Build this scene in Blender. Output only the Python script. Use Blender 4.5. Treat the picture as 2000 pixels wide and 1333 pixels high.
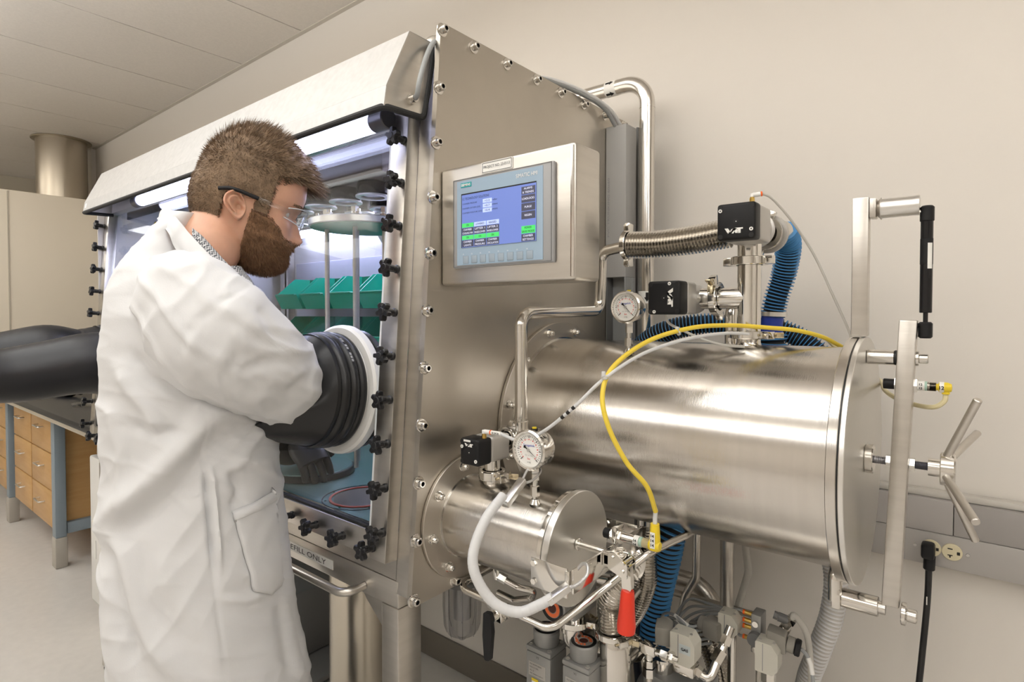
import bpy, bmesh, math, random
from mathutils import Vector, Matrix, Quaternion, noise
random.seed(7)
S = bpy.context.scene
COL = S.collection
for o in list(bpy.data.objects):
    bpy.data.objects.remove(o, do_unlink=True)
R = math.radians
V = Vector

# ------------------------------------------------------------- camera
YAW = 51.0007
cd = bpy.data.cameras.new('camera'); cam = bpy.data.objects.new('camera', cd); COL.objects.link(cam)
cam.location = (0, 0, 1.37)
cam.rotation_euler = (R(90 - 1.3), 0, R(90 - YAW))
cd.sensor_width = 36.0; cd.lens = 36.0 * 1128 / 2000; cd.shift_y = -0.0135
cd.clip_start = 0.02
S.camera = cam

# ------------------------------------------------------------- world, exposure
w = bpy.data.worlds.new('world'); S.world = w; w.use_nodes = True
w.node_tree.nodes['Background'].inputs[0].default_value = (1.0, .95, .88, 1)
w.node_tree.nodes['Background'].inputs[1].default_value = 0.15
S.view_settings.view_transform = 'Standard'; S.view_settings.look = 'None'
S.view_settings.gamma = 1; S.view_settings.use_curve_mapping = False
S.view_settings.exposure = -0.06
LIGHT = 4.4      # ceiling fixture strength
UP = 11.0  # strength of the added up-lights
TUBE = 18.0      # glovebox lamp strength

# ------------------------------------------------------------- materials
def mat(name, col, rough=.5, metal=0., var=0., vscale=8., bump=0., bscale=60., stretch=(1,1,1), rvar=0., spec=None, sss=0., coat=0., emit=None, estr=0., col2=None, alpha=1., trans=0., ior=1.45):
    m = bpy.data.materials.new(name); m.use_nodes = True
    nt = m.node_tree; b = nt.nodes['Principled BSDF']
    c = (col[0], col[1], col[2], 1)
    b.inputs['Base Color'].default_value = c
    b.inputs['Roughness'].default_value = rough
    b.inputs['Metallic'].default_value = metal
    b.inputs['IOR'].default_value = ior
    if spec is not None: b.inputs['Specular IOR Level'].default_value = spec
    if coat: b.inputs['Coat Weight'].default_value = coat
    if trans: b.inputs['Transmission Weight'].default_value = trans
    if alpha < 1: b.inputs['Alpha'].default_value = alpha
    if sss:
        b.inputs['Subsurface Weight'].default_value = sss
        b.inputs['Subsurface Radius'].default_value = (1, .35, .2)
        b.inputs['Subsurface Scale'].default_value = .008
    if emit:
        b.inputs['Emission Color'].default_value = (*emit, 1); b.inputs['Emission Strength'].default_value = estr
    tc = mp = None
    if var or bump or rvar or col2:
        tc = nt.nodes.new('ShaderNodeTexCoord'); mp = nt.nodes.new('ShaderNodeMapping')
        nt.links.new(tc.outputs['Object'], mp.inputs[0]); mp.inputs['Scale'].default_value = stretch
    if var or col2:
        n = nt.nodes.new('ShaderNodeTexNoise'); n.inputs['Scale'].default_value = vscale; n.inputs['Detail'].default_value = 5
        nt.links.new(mp.outputs[0], n.inputs['Vector'])
        cr = nt.nodes.new('ShaderNodeValToRGB')
        d = col2 if col2 else [x * (1 - var) for x in col]
        cr.color_ramp.elements[0].position = .3; cr.color_ramp.elements[1].position = .7
        cr.color_ramp.elements[0].color = (*d[:3], 1); cr.color_ramp.elements[1].color = c
        nt.links.new(n.outputs[0], cr.inputs[0]); nt.links.new(cr.outputs[0], b.inputs['Base Color'])
    if rvar:
        n = nt.nodes.new('ShaderNodeTexNoise'); n.inputs['Scale'].default_value = bscale; n.inputs['Detail'].default_value = 4
        nt.links.new(mp.outputs[0], n.inputs['Vector'])
        mr = nt.nodes.new('ShaderNodeMapRange'); mr.inputs[3].default_value = max(.02, rough - rvar); mr.inputs[4].default_value = rough + rvar
        nt.links.new(n.outputs[0], mr.inputs[0]); nt.links.new(mr.outputs[0], b.inputs['Roughness'])
    if bump:
        n = nt.nodes.new('ShaderNodeTexNoise'); n.inputs['Scale'].default_value = bscale; n.inputs['Detail'].default_value = 3
        nt.links.new(mp.outputs[0], n.inputs['Vector'])
        bp = nt.nodes.new('ShaderNodeBump'); bp.inputs['Strength'].default_value = bump; bp.inputs['Distance'].default_value = .002
        nt.links.new(n.outputs[0], bp.inputs['Height']); nt.links.new(bp.outputs[0], b.inputs['Normal'])
    return m

def emat(name, col, strength):
    m = bpy.data.materials.new(name); m.use_nodes = True; nt = m.node_tree
    nt.nodes.remove(nt.nodes['Principled BSDF'])
    e = nt.nodes.new('ShaderNodeEmission'); e.inputs[0].default_value = (*col, 1); e.inputs[1].default_value = strength
    nt.links.new(e.outputs[0], nt.nodes['Material Output'].inputs[0]); return m

def glassmat(name, tint=(1,1,1), refl=.06, rough=.0):
    m = bpy.data.materials.new(name); m.use_nodes = True; nt = m.node_tree
    nt.nodes.remove(nt.nodes['Principled BSDF'])
    t = nt.nodes.new('ShaderNodeBsdfTransparent'); t.inputs[0].default_value = (*tint, 1)
    g = nt.nodes.new('ShaderNodeBsdfGlossy'); g.inputs['Roughness'].default_value = rough
    f = nt.nodes.new('ShaderNodeLayerWeight'); f.inputs[0].default_value = .5
    pw = nt.nodes.new('ShaderNodeMath'); pw.operation = 'POWER'; pw.inputs[1].default_value = 5.0
    nt.links.new(f.outputs['Facing'], pw.inputs[0])
    mr = nt.nodes.new('ShaderNodeMapRange'); mr.inputs[3].default_value = refl; mr.inputs[4].default_value = .75
    nt.links.new(pw.outputs[0], mr.inputs[0])
    x = nt.nodes.new('ShaderNodeMixShader')
    nt.links.new(mr.outputs[0], x.inputs[0]); nt.links.new(t.outputs[0], x.inputs[1]); nt.links.new(g.outputs[0], x.inputs[2])
    nt.links.new(x.outputs[0], nt.nodes['Material Output'].inputs[0]); return m

M = dict(
    wall=mat('painted_wall', (.74, .70, .645), .75, bump=.03, bscale=120),
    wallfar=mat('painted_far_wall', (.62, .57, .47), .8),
    ceil=mat('ceiling_tile', (.74, .70, .65), .9, var=.06, vscale=90, bump=.25, bscale=160),
    grid=mat('ceiling_grid', (.60, .56, .50), .6),
    floor=mat('vinyl_floor', (.66, .63, .59), .32, var=.07, vscale=25, rvar=.05, bscale=12),
    base=mat('rubber_base', (.17, .15, .125), .55),
    steel=mat('satin_steel', (.64, .61, .565), .33, 1, var=.10, vscale=5, bump=.05, bscale=30, stretch=(1, 1, 14), rvar=.06),
    panel=mat('mottled_steel_plate', (.56, .52, .46), .40, 1, var=.14, vscale=4, rvar=.10, bscale=6),
    brush=mat('brushed_vessel_steel', (.67, .64, .60), .18, 1, var=.07, vscale=3, bump=.12, bscale=60, stretch=(22, 1, 1), rvar=.06),
    hood=mat('grained_steel', (.50, .49, .475), .52, 1, var=.10, vscale=60, bump=.06, bscale=200),
    pol=mat('polished_steel', (.70, .675, .635), .14, 1, rvar=.04, bscale=20),
    chrome=mat('bright_steel', (.74, .72, .68), .10, 1),
    alum=mat('machined_aluminium', (.78, .77, .75), .28, 1, bump=.04, bscale=80, stretch=(1, 8, 8)),
    alumm=mat('matte_aluminium', (.56, .545, .52), .45, .75),
    plate=mat('door_plate_steel', (.68, .665, .63), .34, 1, rvar=.05, bscale=15),
    castgray=mat('grey_cast_valve', (.34, .34, .33), .5, .5),
    black=mat('black_plastic', (.009, .009, .010), .5, spec=.35, bump=.02, bscale=300),
    blackg=mat('gloss_black', (.008, .008, .009), .16),
    knob=mat('black_knob_plastic', (.012, .012, .014), .3),
    rubber=mat('black_rubber', (.014, .014, .015), .34, bump=.12, bscale=90, stretch=(1, 1, 1), rvar=.1),
    gasket=mat('black_foam_gasket', (.02, .02, .02), .7, bump=.3, bscale=220),
    white=mat('white_plastic', (.78, .77, .74), .35),
    label=mat('white_label', (.80, .79, .75), .5),
    ivory=mat('ivory_plastic', (.70, .63, .43), .4),
    cream=mat('cream_enamel', (.60, .54, .44), .45),
    greyp=mat('grey_pvc', (.37, .365, .355), .5),
    greyd=mat('dark_grey_pvc', (.16, .16, .16), .5),
    cable=mat('grey_cable', (.30, .31, .31), .45),
    yellow=mat('yellow_cable', (.80, .60, .06), .38),
    yel2=mat('yellow_connector', (.78, .58, .03), .35),
    red=mat('red_vinyl', (.75, .045, .02), .3),
    orange=mat('orange_plastic', (.9, .15, .02), .4),
    brass=mat('brass', (.62, .42, .12), .28, 1),
    blue=mat('blue_hose', (.09, .30, .62), .25),
    bluec=mat('blue_cuff', (.02, .05, .35), .35),
    ink=mat('black_ink', (.01, .01, .01), .6),
    blueink=mat('blue_ink', (.03, .04, .45), .6),
    redink=mat('red_ink', (.7, .05, .04), .6),
    greyink=mat('grey_ink', (.25, .25, .26), .6),
    green=mat('green_bin', (.0, .30, .19), .35),
    teal=mat('teal_floor_tone', (.05, .22, .20), .3),
    wood=mat('maple_veneer', (.56, .34, .14), .38, col2=(.50, .285, .105), vscale=3, stretch=(2, 2, 14)),
    bluegrey=mat('blue_grey_enamel', (.24, .29, .33), .45),
    bench=mat('black_epoxy', (.018, .019, .021), .28),
    clear=glassmat('clear_tube', (.92, .92, .91), .06),
    smoke=glassmat('smoked_bowl', (.78, .78, .79), .06),
    pane=glassmat('clear_window', (.97, .98, .98), .022),
    lens=glassmat('clear_lens', (.97, .98, .985), .035),
    milky=mat('milky_hose', (.78, .78, .78), .35, trans=.25),
    fluor=emat('fixture_diffuser', (1.0, .985, .955), LIGHT),
    uplight=emat('added_uplight_glow', (1.0, .98, .95), UP),
    tube=emat('cool_lamp', (.64, .68, 1.0), TUBE),
    tube2=emat('added_back_lamp_glow', (.64, .68, 1.0), 46.0),
)

# ------------------------------------------------------------- mesh builder
def frame(axis):
    a = V(axis).normalized()
    u = V((0, 0, 1)) if abs(a.z) < .9 else V((1, 0, 0))
    x = u.cross(a).normalized(); y = a.cross(x)
    return x, y, a

class MB:
    def __init__(s): s.v = []; s.f = []; s.m = []
    def add(s, vs, fs, mi=0):
        k = len(s.v); s.v += [V(p) for p in vs]
        s.f += [tuple(i + k for i in f) for f in fs]
        s.m += ([mi] * len(fs) if isinstance(mi, int) else list(mi)); return s
    def box(s, lo, hi, bev=0, mi=0, seg=2):
        lo = V(lo); hi = V(hi); bm = bmesh.new()
        bmesh.ops.create_cube(bm, size=1)
        for v in bm.verts: v.co = V([(lo[i] + hi[i]) / 2 + v.co[i] * (hi[i] - lo[i]) for i in range(3)])
        if bev: bmesh.ops.bevel(bm, geom=list(bm.edges), offset=bev, segments=seg, profile=.5, affect='EDGES')
        s.bm(bm, mi); return s
    def bm(s, bm, mi=0):
        bm.verts.index_update()
        s.add([v.co.copy() for v in bm.verts], [[v.index for v in f.verts] for f in bm.faces], mi); bm.free()
    def obox(s, c, ax, ay, az, hx, hy, hz, bev=0, mi=0):
        t = MB().box((-hx, -hy, -hz), (hx, hy, hz), bev)
        ax, ay, az, c = V(ax).normalized(), V(ay).normalized(), V(az).normalized(), V(c)
        s.add([c + ax * p.x + ay * p.y + az * p.z for p in t.v], t.f, mi); return s
    def lathe(s, prof, o=(0,0,0), axis=(0,0,1), seg=32, mi=0, caps=True):
        x, y, a = frame(axis); o = V(o); vs = []; fs = []; n = len(prof)
        for r, h in prof:
            for k in range(seg):
                t = 2 * math.pi * k / seg
                vs.append(o + a * h + (x * math.cos(t) + y * math.sin(t)) * r)
        for i in range(n - 1):
            for k in range(seg):
                k2 = (k + 1) % seg
                fs.append((i*seg+k, i*seg+k2, (i+1)*seg+k2, (i+1)*seg+k))
        if caps:
            fs.append(tuple(range(seg))[::-1]); fs.append(tuple((n-1)*seg + k for k in range(seg)))
        s.add(vs, fs, mi); return s
    def cyl(s, p0, p1, r, seg=24, bev=0, mi=0, r2=None):
        p0 = V(p0); p1 = V(p1); L = (p1 - p0).length; r2 = r if r2 is None else r2
        pr = [(r - bev, 0), (r, bev), (r2, L - bev), (r2 - bev, L)] if bev else [(r, 0), (r2, L)]
        return s.lathe(pr, p0, p1 - p0, seg, mi)
    def tube(s, pts, r, seg=14, mi=0, rf=None, caps=True, mf=None):
        pts = [V(p) for p in pts]; n = len(pts)
        T = [(pts[min(i+1, n-1)] - pts[max(i-1, 0)]).normalized() for i in range(n)]
        x, y, a = frame(T[0]); vs = []; fs = []; ms = []
        for i in range(n):
            if i:
                q = T[i-1].rotation_difference(T[i]); x = q @ x; y = q @ y
            rr = rf(i) if rf else r
            for k in range(seg):
                t = 2 * math.pi * k / seg
                vs.append(pts[i] + (x * math.cos(t) + y * math.sin(t)) * rr)
        for i in range(n - 1):
            for k in range(seg):
                k2 = (k + 1) % seg
                fs.append((i*seg+k, i*seg+k2, (i+1)*seg+k2, (i+1)*seg+k)); ms.append(mf(i) if mf else mi)
        if caps:
            fs.append(tuple(range(seg))[::-1]); fs.append(tuple((n-1)*seg + k for k in range(seg))); ms += [mi, mi]
        s.add(vs, fs, ms); return s
    def prism(s, poly, o, ux, uy, depth, mi=0):
        """polygon (2d) extruded along ux x uy by depth"""
        o = V(o); ux = V(ux).normalized(); uy = V(uy).normalized(); n = ux.cross(uy); k = len(poly)
        a = [o + ux * p[0] + uy * p[1] for p in poly]; b = [p + n * depth for p in a]
        fs = [tuple(range(k))[::-1], tuple(range(k, 2*k))] + [(i, (i+1) % k, (i+1) % k + k, i + k) for i in range(k)]
        s.add(a + b, fs, mi); return s
    def ring(s, o, axis, r0, r1, h, seg=48, mi=0, bev=.0):
        pr = [(r0, 0), (r1 - bev, 0), (r1, bev), (r1, h - bev), (r1 - bev, h), (r0, h), (r0, 0)]
        return s.lathe(pr, o, axis, seg, mi, caps=False)
    def hexa(s, p0, p1, r, mi=0): return s.cyl(p0, p1, r, 6, mi=mi)

def rounded(pts, rad, n=8):
    pts = [V(p) for p in pts]; out = [pts[0]]
    for i in range(1, len(pts) - 1):
        p, a, b = pts[i], pts[i-1], pts[i+1]
        u = (a - p); v = (b - p); lu, lv = u.length, v.length; u /= lu; v /= lv
        ang = u.angle(v); rr = rad if not isinstance(rad, (list, tuple)) else rad[i-1]
        d = min(rr / math.tan(ang / 2), lu * .49, lv * .49)
        q0 = p + u * d; q1 = p + v * d
        re = d * math.tan(ang / 2); bis = (u + v)
        if bis.length < 1e-5: out.append(p); continue
        bis.normalize(); c = p + bis * (re / math.sin(ang / 2))
        for k in range(n + 1):
            t = k / n; w0 = (q0 - c); w1 = (q1 - c); om = w0.angle(w1)
            out.append(c + (w0 * math.sin((1-t)*om) + w1 * math.sin(t*om)) / math.sin(om) if om > 1e-4 else q0)
    out.append(pts[-1]); return out

def spline(pts, n=12):
    P = [V(p) for p in pts]; P = [P[0]*2 - P[1]] + P + [P[-1]*2 - P[-2]]; out = []
    for i in range(1, len(P) - 2):
        for k in range(n):
            t = k / n; a, b, c, d = P[i-1], P[i], P[i+1], P[i+2]
            out.append(.5 * (b*2 + (c - a)*t + (a*2 - b*5 + c*4 - d)*t*t + (b*3 - a - c*3 + d)*t**3))
    out.append(P[-2]); return out

def resample(pts, ds):
    pts = [V(p) for p in pts]; out = [pts[0].copy()]; acc = 0
    L = sum((pts[i+1]-pts[i]).length for i in range(len(pts)-1)); n = max(2, int(round(L/ds))); st = L/n; tgt = st
    for i in range(len(pts)-1):
        l = (pts[i+1]-pts[i]).length
        while l > 1e-9 and tgt <= acc + l + 1e-9 and len(out) <= n:
            out.append(pts[i].lerp(pts[i+1], (tgt-acc)/l)); tgt += st
        acc += l
    return out

# ------------------------------------------------------------- object helpers
def wloc(o):
    p = V((0,0,0))
    while o is not None: p += V(o.location); o = o.parent
    return p
def finish(me, sharp=32):
    for p in me.polygons: p.use_smooth = True
    try: me.set_sharp_from_angle(angle=R(sharp))
    except Exception: pass
def part(name, mb, m, parent=None, sharp=32, label=None, at=None, local=False):
    """one mesh object; mb holds world coordinates unless `at` gives the object's own origin"""
    me = bpy.data.meshes.new(name)
    off = V((0,0,0)) if local else V(at) if at is not None else (wloc(parent) if parent else V((0,0,0)))
    me.from_pydata([tuple(p - (off if parent or at is not None else V((0,0,0)))) for p in mb.v], [], mb.f)
    ms = m if isinstance(m, (list, tuple)) else [m]
    for x in ms: me.materials.append(M[x] if isinstance(x, str) else x)
    if len(ms) > 1: me.polygons.foreach_set('material_index', mb.m)
    me.validate(); me.update(); finish(me, sharp)
    o = bpy.data.objects.new(name, me); COL.objects.link(o)
    if at is not None: o.location = V(at) - (wloc(parent) if parent else V((0,0,0)))
    if parent: o.parent = parent
    if label: o['label'] = label
    return o
def tag(o, label, cat, group=None, kind=None):
    o['label'] = label; o['category'] = cat
    if group: o['group'] = group
    if kind: o['kind'] = kind
    return o
def thing(name, label, cat, loc=(0,0,0), group=None):
    o = bpy.data.objects.new(name, None); COL.objects.link(o); o.location = loc; o.empty_display_size = .05
    return tag(o, label, cat, group)
def struct(name, mb, m, sharp=32):
    o = part(name, mb, m, sharp=sharp); o['kind'] = 'structure'; return o
def dup(o, parent, loc, rot=None, label=None, group=None):
    """copy of a mesh (with its children) placed in the parent's frame; loc in world coordinates"""
    c = o.copy(); COL.objects.link(c); c.parent = parent
    c.location = V(loc) - (wloc(parent) if parent else V((0,0,0)))
    if rot is not None: c.rotation_euler = rot
    for ch in list(o.children):
        d = ch.copy(); COL.objects.link(d); d.parent = c
        for g in list(ch.children):
            e = g.copy(); COL.objects.link(e); e.parent = d
    if label: c['label'] = label
    if group: c['group'] = group
    return c
def words(name, txt, o, ux, uy, h, m, parent, width=None, align='CENTER', label=None, depth=.0003, bold=0):
    cu = bpy.data.curves.new('txt', 'FONT'); cu.body = txt; cu.align_x = align; cu.align_y = 'CENTER'; cu.size = 1
    cu.resolution_u = 3; cu.offset = bold
    t = bpy.data.objects.new('txt', cu); COL.objects.link(t)
    dg = bpy.context.evaluated_depsgraph_get(); me0 = bpy.data.meshes.new_from_object(t.evaluated_get(dg))
    bpy.data.objects.remove(t, do_unlink=True)
    ys = [v.co.y for v in me0.vertices]; xs = [v.co.x for v in me0.vertices]
    if not xs: return None
    sy = h / (max(ys) - min(ys)); sx = sy if width is None else width / (max(xs) - min(xs))
    yc = (max(ys) + min(ys)) / 2; xc = (max(xs) + min(xs)) / 2 if align == 'CENTER' else min(xs)
    ux = V(ux).normalized(); uy = V(uy).normalized(); n = ux.cross(uy); mb = MB()
    mb.add([V(o) + ux * (v.co.x - xc) * sx + uy * (v.co.y - yc) * sy + n * depth for v in me0.vertices], [tuple(p.vertices) for p in me0.polygons])
    bpy.data.meshes.remove(me0)
    return part(name, mb, m, parent, label=label)
XP, YP, ZP = V((1,0,0)), V((0,1,0)), V((0,0,1))
# ============================================================= ROOM
WB = 1.575; XL, XR, YF, HC = -7.5, 3.6, -3.6, 2.74
struct('wall_back', MB().box((XL - .1, WB, 0), (XR + .1, WB + .1, HC + .02)), 'wall')
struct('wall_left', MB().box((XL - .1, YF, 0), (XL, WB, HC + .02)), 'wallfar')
struct('wall_right', MB().box((XR, YF, 0), (XR + .1, WB, HC + .02)), 'wall')
struct('wall_front', MB().box((XL - .1, YF - .1, 0), (XR + .1, YF, HC + .02)), 'wall')
struct('floor', MB().box((XL - .1, YF - .1, -.05), (XR + .1, WB + .1, 0)), 'floor')
cm = MB(); T = .5915; x0 = -2.569
cm.box((XL - .1, YF - .1, HC + .019), (XR + .1, WB + .1, HC + .05))
n0 = int((XL - x0) / T) - 1; n1 = int((XR - x0) / T) + 1
FIX = [(-.75, .10), (-2.05, .10), (-3.35, -.30), (-.75, -1.9), (-2.10, -1.9), (1.0, .10), (1.0, -1.9), (-4.75, -.60), (2.6, -.9), (-4.9, -1.9), (-6.2, -.8)]
for i in range(n0, n1):
    for j in range(0, 5):
        a, b = x0 + i * T, x0 + (i + 1) * T; y1 = WB - j * 1.2; y0 = max(YF, y1 - 1.2)
        if y1 - y0 < .05: continue
        a, b = max(a, XL), min(b, XR)
        cm.box((a + .004, y0 + .004, HC), (b - .004, y1 - .004, HC + .02))
struct('ceiling', cm, 'ceil')
g = MB().box((XL, WB - .022, HC - .004), (XR, WB, HC + .002))
struct('trim_1', g, 'grid')
struct('baseboard_back', MB().box((XL, WB - .012, 0), (XR, WB, .105), .004), 'base')
struct('baseboard_left', MB().box((XL, YF, 0), (XL + .012, WB - .012, .105), .004), 'base')
# boxed pipe chase in the far corner of the back wall
struct('trim_2', MB().box((-5.95, 1.545, 0), (-5.72, WB, HC)), 'wall')
# ceiling lights out of view; up-light and far fixtures added to brighten the ceiling
HF = 2.42
for k, (cx, cy) in enumerate(FIX):
    where = ['above the steel glovebox', 'above the aisle beside the glovebox', 'over the far aisle', 'behind the camera', 'behind the person', 'over the right end of the room', 'at the front right of the room', 'in front of the fume hood', 'by the right wall', 'at the far front of the room', 'nearest the far wall'][k]
    t = thing('ceiling_light', 'white suspended fluorescent light with added upward glow ' + where, 'ceiling light', (cx, cy, HF), 'suspended fluorescent lights')
    part('housing', MB().box((cx - .62, cy - .32, HF), (cx + .62, cy - .30, HF + .06)).box((cx - .62, cy + .30, HF), (cx + .62, cy + .32, HF + .06))
         .box((cx - .62, cy - .30, HF), (cx - .60, cy + .30, HF + .06)).box((cx + .60, cy - .30, HF), (cx + .62, cy + .30, HF + .06)), 'white', t)
    part('diffuser', MB().box((cx - .599, cy - .299, HF + .004), (cx + .599, cy + .299, HF + .010)), 'fluor', t)
    part('added_uplight', MB().box((cx - .599, cy - .299, HF + .048), (cx + .599, cy + .299, HF + .054)), 'uplight', t)  # upward glow added to lighten the ceiling
    for x in (cx - .5, cx + .5): part('suspension_wire', MB().cyl((x, cy - .31, HF + .06), (x, cy - .31, HC), .0015, 6).cyl((x, cy + .31, HF + .06), (x, cy + .31, HC), .0015, 6), 'steel', t)

# ============================================================= RACEWAY, OUTLETS, CORD
rw = thing('wall_raceway', 'long grey metal power raceway fixed along the wall behind the round chamber door', 'raceway', (1.0, WB, .83))
part('cover', MB().box((-.55, 1.532, .899), (-.0375, WB - .002, .971), .002).box((-.0365, 1.532, .899), (XR - .02, WB - .002, .971), .002), mat('raceway_cover', (.39, .37, .355), .5, .3), rw)
part('base', MB().box((-.55, 1.530, .827), (XR - .02, WB - .002, .8985), .003), mat('raceway_grey', (.45, .43, .41), .5, .3), rw)
part('top_edge', MB().box((-.55, 1.545, .9715), (XR - .02, WB - .002, .985), .002), mat('raceway_top', (.60, .57, .52), .6), rw)
def outlet(x, z, parent):
    o = part('outlet_face', MB().cyl((x, 1.5305, z), (x, 1.5265, z), .0178, 36, .001), 'ivory', parent, label='ivory socket face')
    for dz in (.007, -.0065): part('slot', MB().box((x - .0075, 1.5255, z + dz - .001), (x + .001, 1.5262, z + dz + .001)), 'ink', o)
    part('slot', MB().box((x - .0045, 1.5255, z - .0115), (x - .0020, 1.5262, z - .0065)), 'ink', o)
    part('ground_hole', MB().box((x + .0085, 1.5255, z - .0035), (x + .0135, 1.5262, z + .003), .0003), 'ink', o)
outlet(-.0385, .8655, rw); outlet(-.0745, .8655, rw)
for x in (-.103, -.012): part('screw', MB().cyl((x, 1.531, .8655), (x, 1.527, .8655), .0032, 12), 'alumm', rw)
pc = thing('power_cord', 'black angled mains plug and cord hanging from the wall raceway', 'power cord', (-.075, 1.52, .86))
part('plug', MB().box((-.0905, 1.490, .850), (-.0665, 1.524, .882), .006).cyl((-.0755, 1.506, .858), (-.0765, 1.506, .825), .0105, 16, .002), 'black', pc)
c = spline([(-.0765, 1.506, .83), (-.078, 1.500, .76), (-.084, 1.488, .66), (-.094, 1.475, .52), (-.110, 1.465, .35), (-.10, 1.445, .10), (-.05, 1.40, .010), (.25, 1.36, .008)], 10)
part('cable', MB().tube(c, .0062, 12), 'rubber', pc)
part('cord_tag', MB().box((-.0795, 1.4895, .755), (-.0775, 1.4915, .772)), 'label', pc)

# ============================================================= FAR LEFT: FUME HOOD, DUCT, BENCH
fh = thing('fume_hood', 'large plain cream fume hood cabinet standing on the lab bench at the far left', 'fume hood', (-5.4, 1.14, .93))
part('side_panel', MB().box((-4.34, .70, .93), (-4.30, WB - .02, 2.078), .004), 'cream', fh)
part('body', MB().box((-6.6, .70, .931), (-4.341, WB - .02, 2.076), .004), 'cream', fh)
part('corner_post', MB().box((-4.298, .755, .94), (-4.294, .760, 2.07)), mat('seam', (.42, .38, .31), .6), fh)
dk = thing('exhaust_duct', 'wide round spiral metal exhaust duct rising from the fume hood to the ceiling', 'duct', (-5.65, 1.33, 2.08))
part('pipe', MB().cyl((-5.65, 1.33, 2.079), (-5.65, 1.33, HC - .01), .165, 48), mat('duct_steel', (.50, .45, .37), .28, 1), dk)
part('ceiling_collar', MB().cyl((-5.65, 1.33, HC - .012), (-5.65, 1.33, HC - .001), .195, 48, .003), mat('duct_collar', (.40, .35, .27), .4, 1), dk)

lb = thing('lab_bench', 'maple drawer bench with black top and blue-grey steel legs at far left', 'lab bench', (-4.5, 1.15, 0))
part('worktop', MB().box((-7.3, .745, .872), (-2.72, WB - .015, .902), .003), 'bench', lb)
part('front_rail', MB().box((-7.2, .775, .835), (-2.75, .80, .8715)), 'cream', lb)
def bleg(x, y):
    part('leg', MB().box((x - .033, y - .02, .165), (x + .033, y + .03, .8345), .004), 'bluegrey', lb)
    part('foot', MB().box((x - .036, y - .023, .0), (x + .036, y + .033, .1645), .006), mat('leg_shoe', (.42, .39, .34), .6), lb)
for x in (-3.86, -4.95, -6.1): bleg(x, .865)
for x in (-3.86, -2.80): bleg(x, 1.50)
part('stretcher', MB().box((-3.88, .90, .175), (-3.84, 1.475, .235), .003), 'bluegrey', lb)
part('end_panel', MB().box((-3.895, .875, .236), (-3.87, WB - .02, .834)), 'wood', lb)
dx = [(-4.34, -3.905), (-4.78, -4.35), (-5.36, -4.95), (-5.78, -5.37)]
for a, b in dx:
    car = part('cabinet', MB().box((a, .875, .19), (b, WB - .03, .834)), 'wood', lb)
    for z0, z1 in ((.61, .83), (.405, .603), (.20, .398)):
        d = part('drawer', MB().box((a + .004, .852, z0), (b - .004, .8745, z1), .002), 'wood', lb)
        zc = (z0 + z1) / 2 + .02; xc = (a + b) / 2
        part('handle', MB().tube(rounded([(xc - .055, .851, zc), (xc - .055, .825, zc), (xc + .055, .825, zc), (xc + .055, .851, zc)], .008, 4), .0045, 8), 'alum', d)
# things lying on the bench
t = thing('beaker_tray', 'small shallow clear dish lying on the black bench top', 'dish', (-3.55, .93, .902))
part('dish', MB().lathe([(.001, 0), (.07, 0), (.075, .012), (.072, .012), (.067, .003), (.001, .003)], (-3.55, .93, .9025), seg=30), 'clear', t)
t = thing('dark_bottle', 'dark bottle lying on the black bench top below the gloves', 'bottle', (-4.05, .95, .94))
part('body', MB().lathe([(.0, 0), (.030, .004), (.034, .02), (.034, .15), (.015, .19), (.013, .22)], (-4.12, .93, .937), (1, .2, 0), 24), 'blackg', t)
part('cap', MB().cyl((-3.902, .974, .937), (-3.876, .979, .937), .017, 18), 'black', t)
t = thing('blue_notebook', 'blue notebook lying on the black bench top at far left', 'notebook', (-4.5, .95, .902))
part('cover', MB().obox((-4.5, .95, .9125), (1, .15, 0), (-.15, 1, 0), ZP, .09, .12, .009, .002), mat('blue_cover', (.10, .22, .50), .4), t)

# white instrument cabinet under the bench
wc = thing('white_cabinet', 'white floor standing instrument cabinet behind the person under the bench', 'cabinet', (-2.85, 1.08, 0))
part('body', MB().box((-3.06, .80, .10), (-2.66, 1.42, .745), .008), 'white', wc)
part('plinth', MB().box((-3.04, .83, .001), (-2.68, 1.40, .0995)), 'white', wc)
part('sticker', MB().box((-3.02, .7975, .43), (-3.00, .7995, .46)), 'yel2', wc)
part('sticker', MB().box((-3.01, .7975, .30), (-2.985, .7995, .38)), 'label', wc)
part('handle', MB().tube(rounded([(-3.062, .84, .30), (-3.10, .84, .30), (-3.10, .84, .37), (-3.062, .84, .37)], .012), .006, 10), 'white', wc)
# ============================================================= GLOVEBOX
SL = .0735
def yw(z, off=0): return .715 + off + SL * (z - .833)
WUZ = V((0, SL, 1)).normalized(); WN = V((0, -1, SL)).normalized()     # up along the window, outward normal
def wp(x, z, off=0): return V((x, .715 + SL * (z - .833), z)) + WN * off   # off > 0 is out towards the operator
GX0, GX1 = -2.62, -.812
gb = thing('glovebox', 'long stainless steel glovebox with lit sloped window, black knobs and bolted end plate', 'glovebox', (-1.71, 1.1, .86))

def rpoly(pts, r=.012, n=5):
    m = ((pts[0][0] + pts[-1][0]) / 2, (pts[0][1] + pts[-1][1]) / 2, 0)
    return [(p.x, p.y) for p in rounded([m] + [(a, b, 0) for a, b in pts] + [m], r, n)][:-1]
pp = rpoly([(.695, .831), (1.515, .831), (1.515, 1.923), (.7745, 1.923)])
ep = part('end_plate', MB().prism(pp, (-.812, 0, 0), YP, ZP, .012), 'panel', gb)
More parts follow.
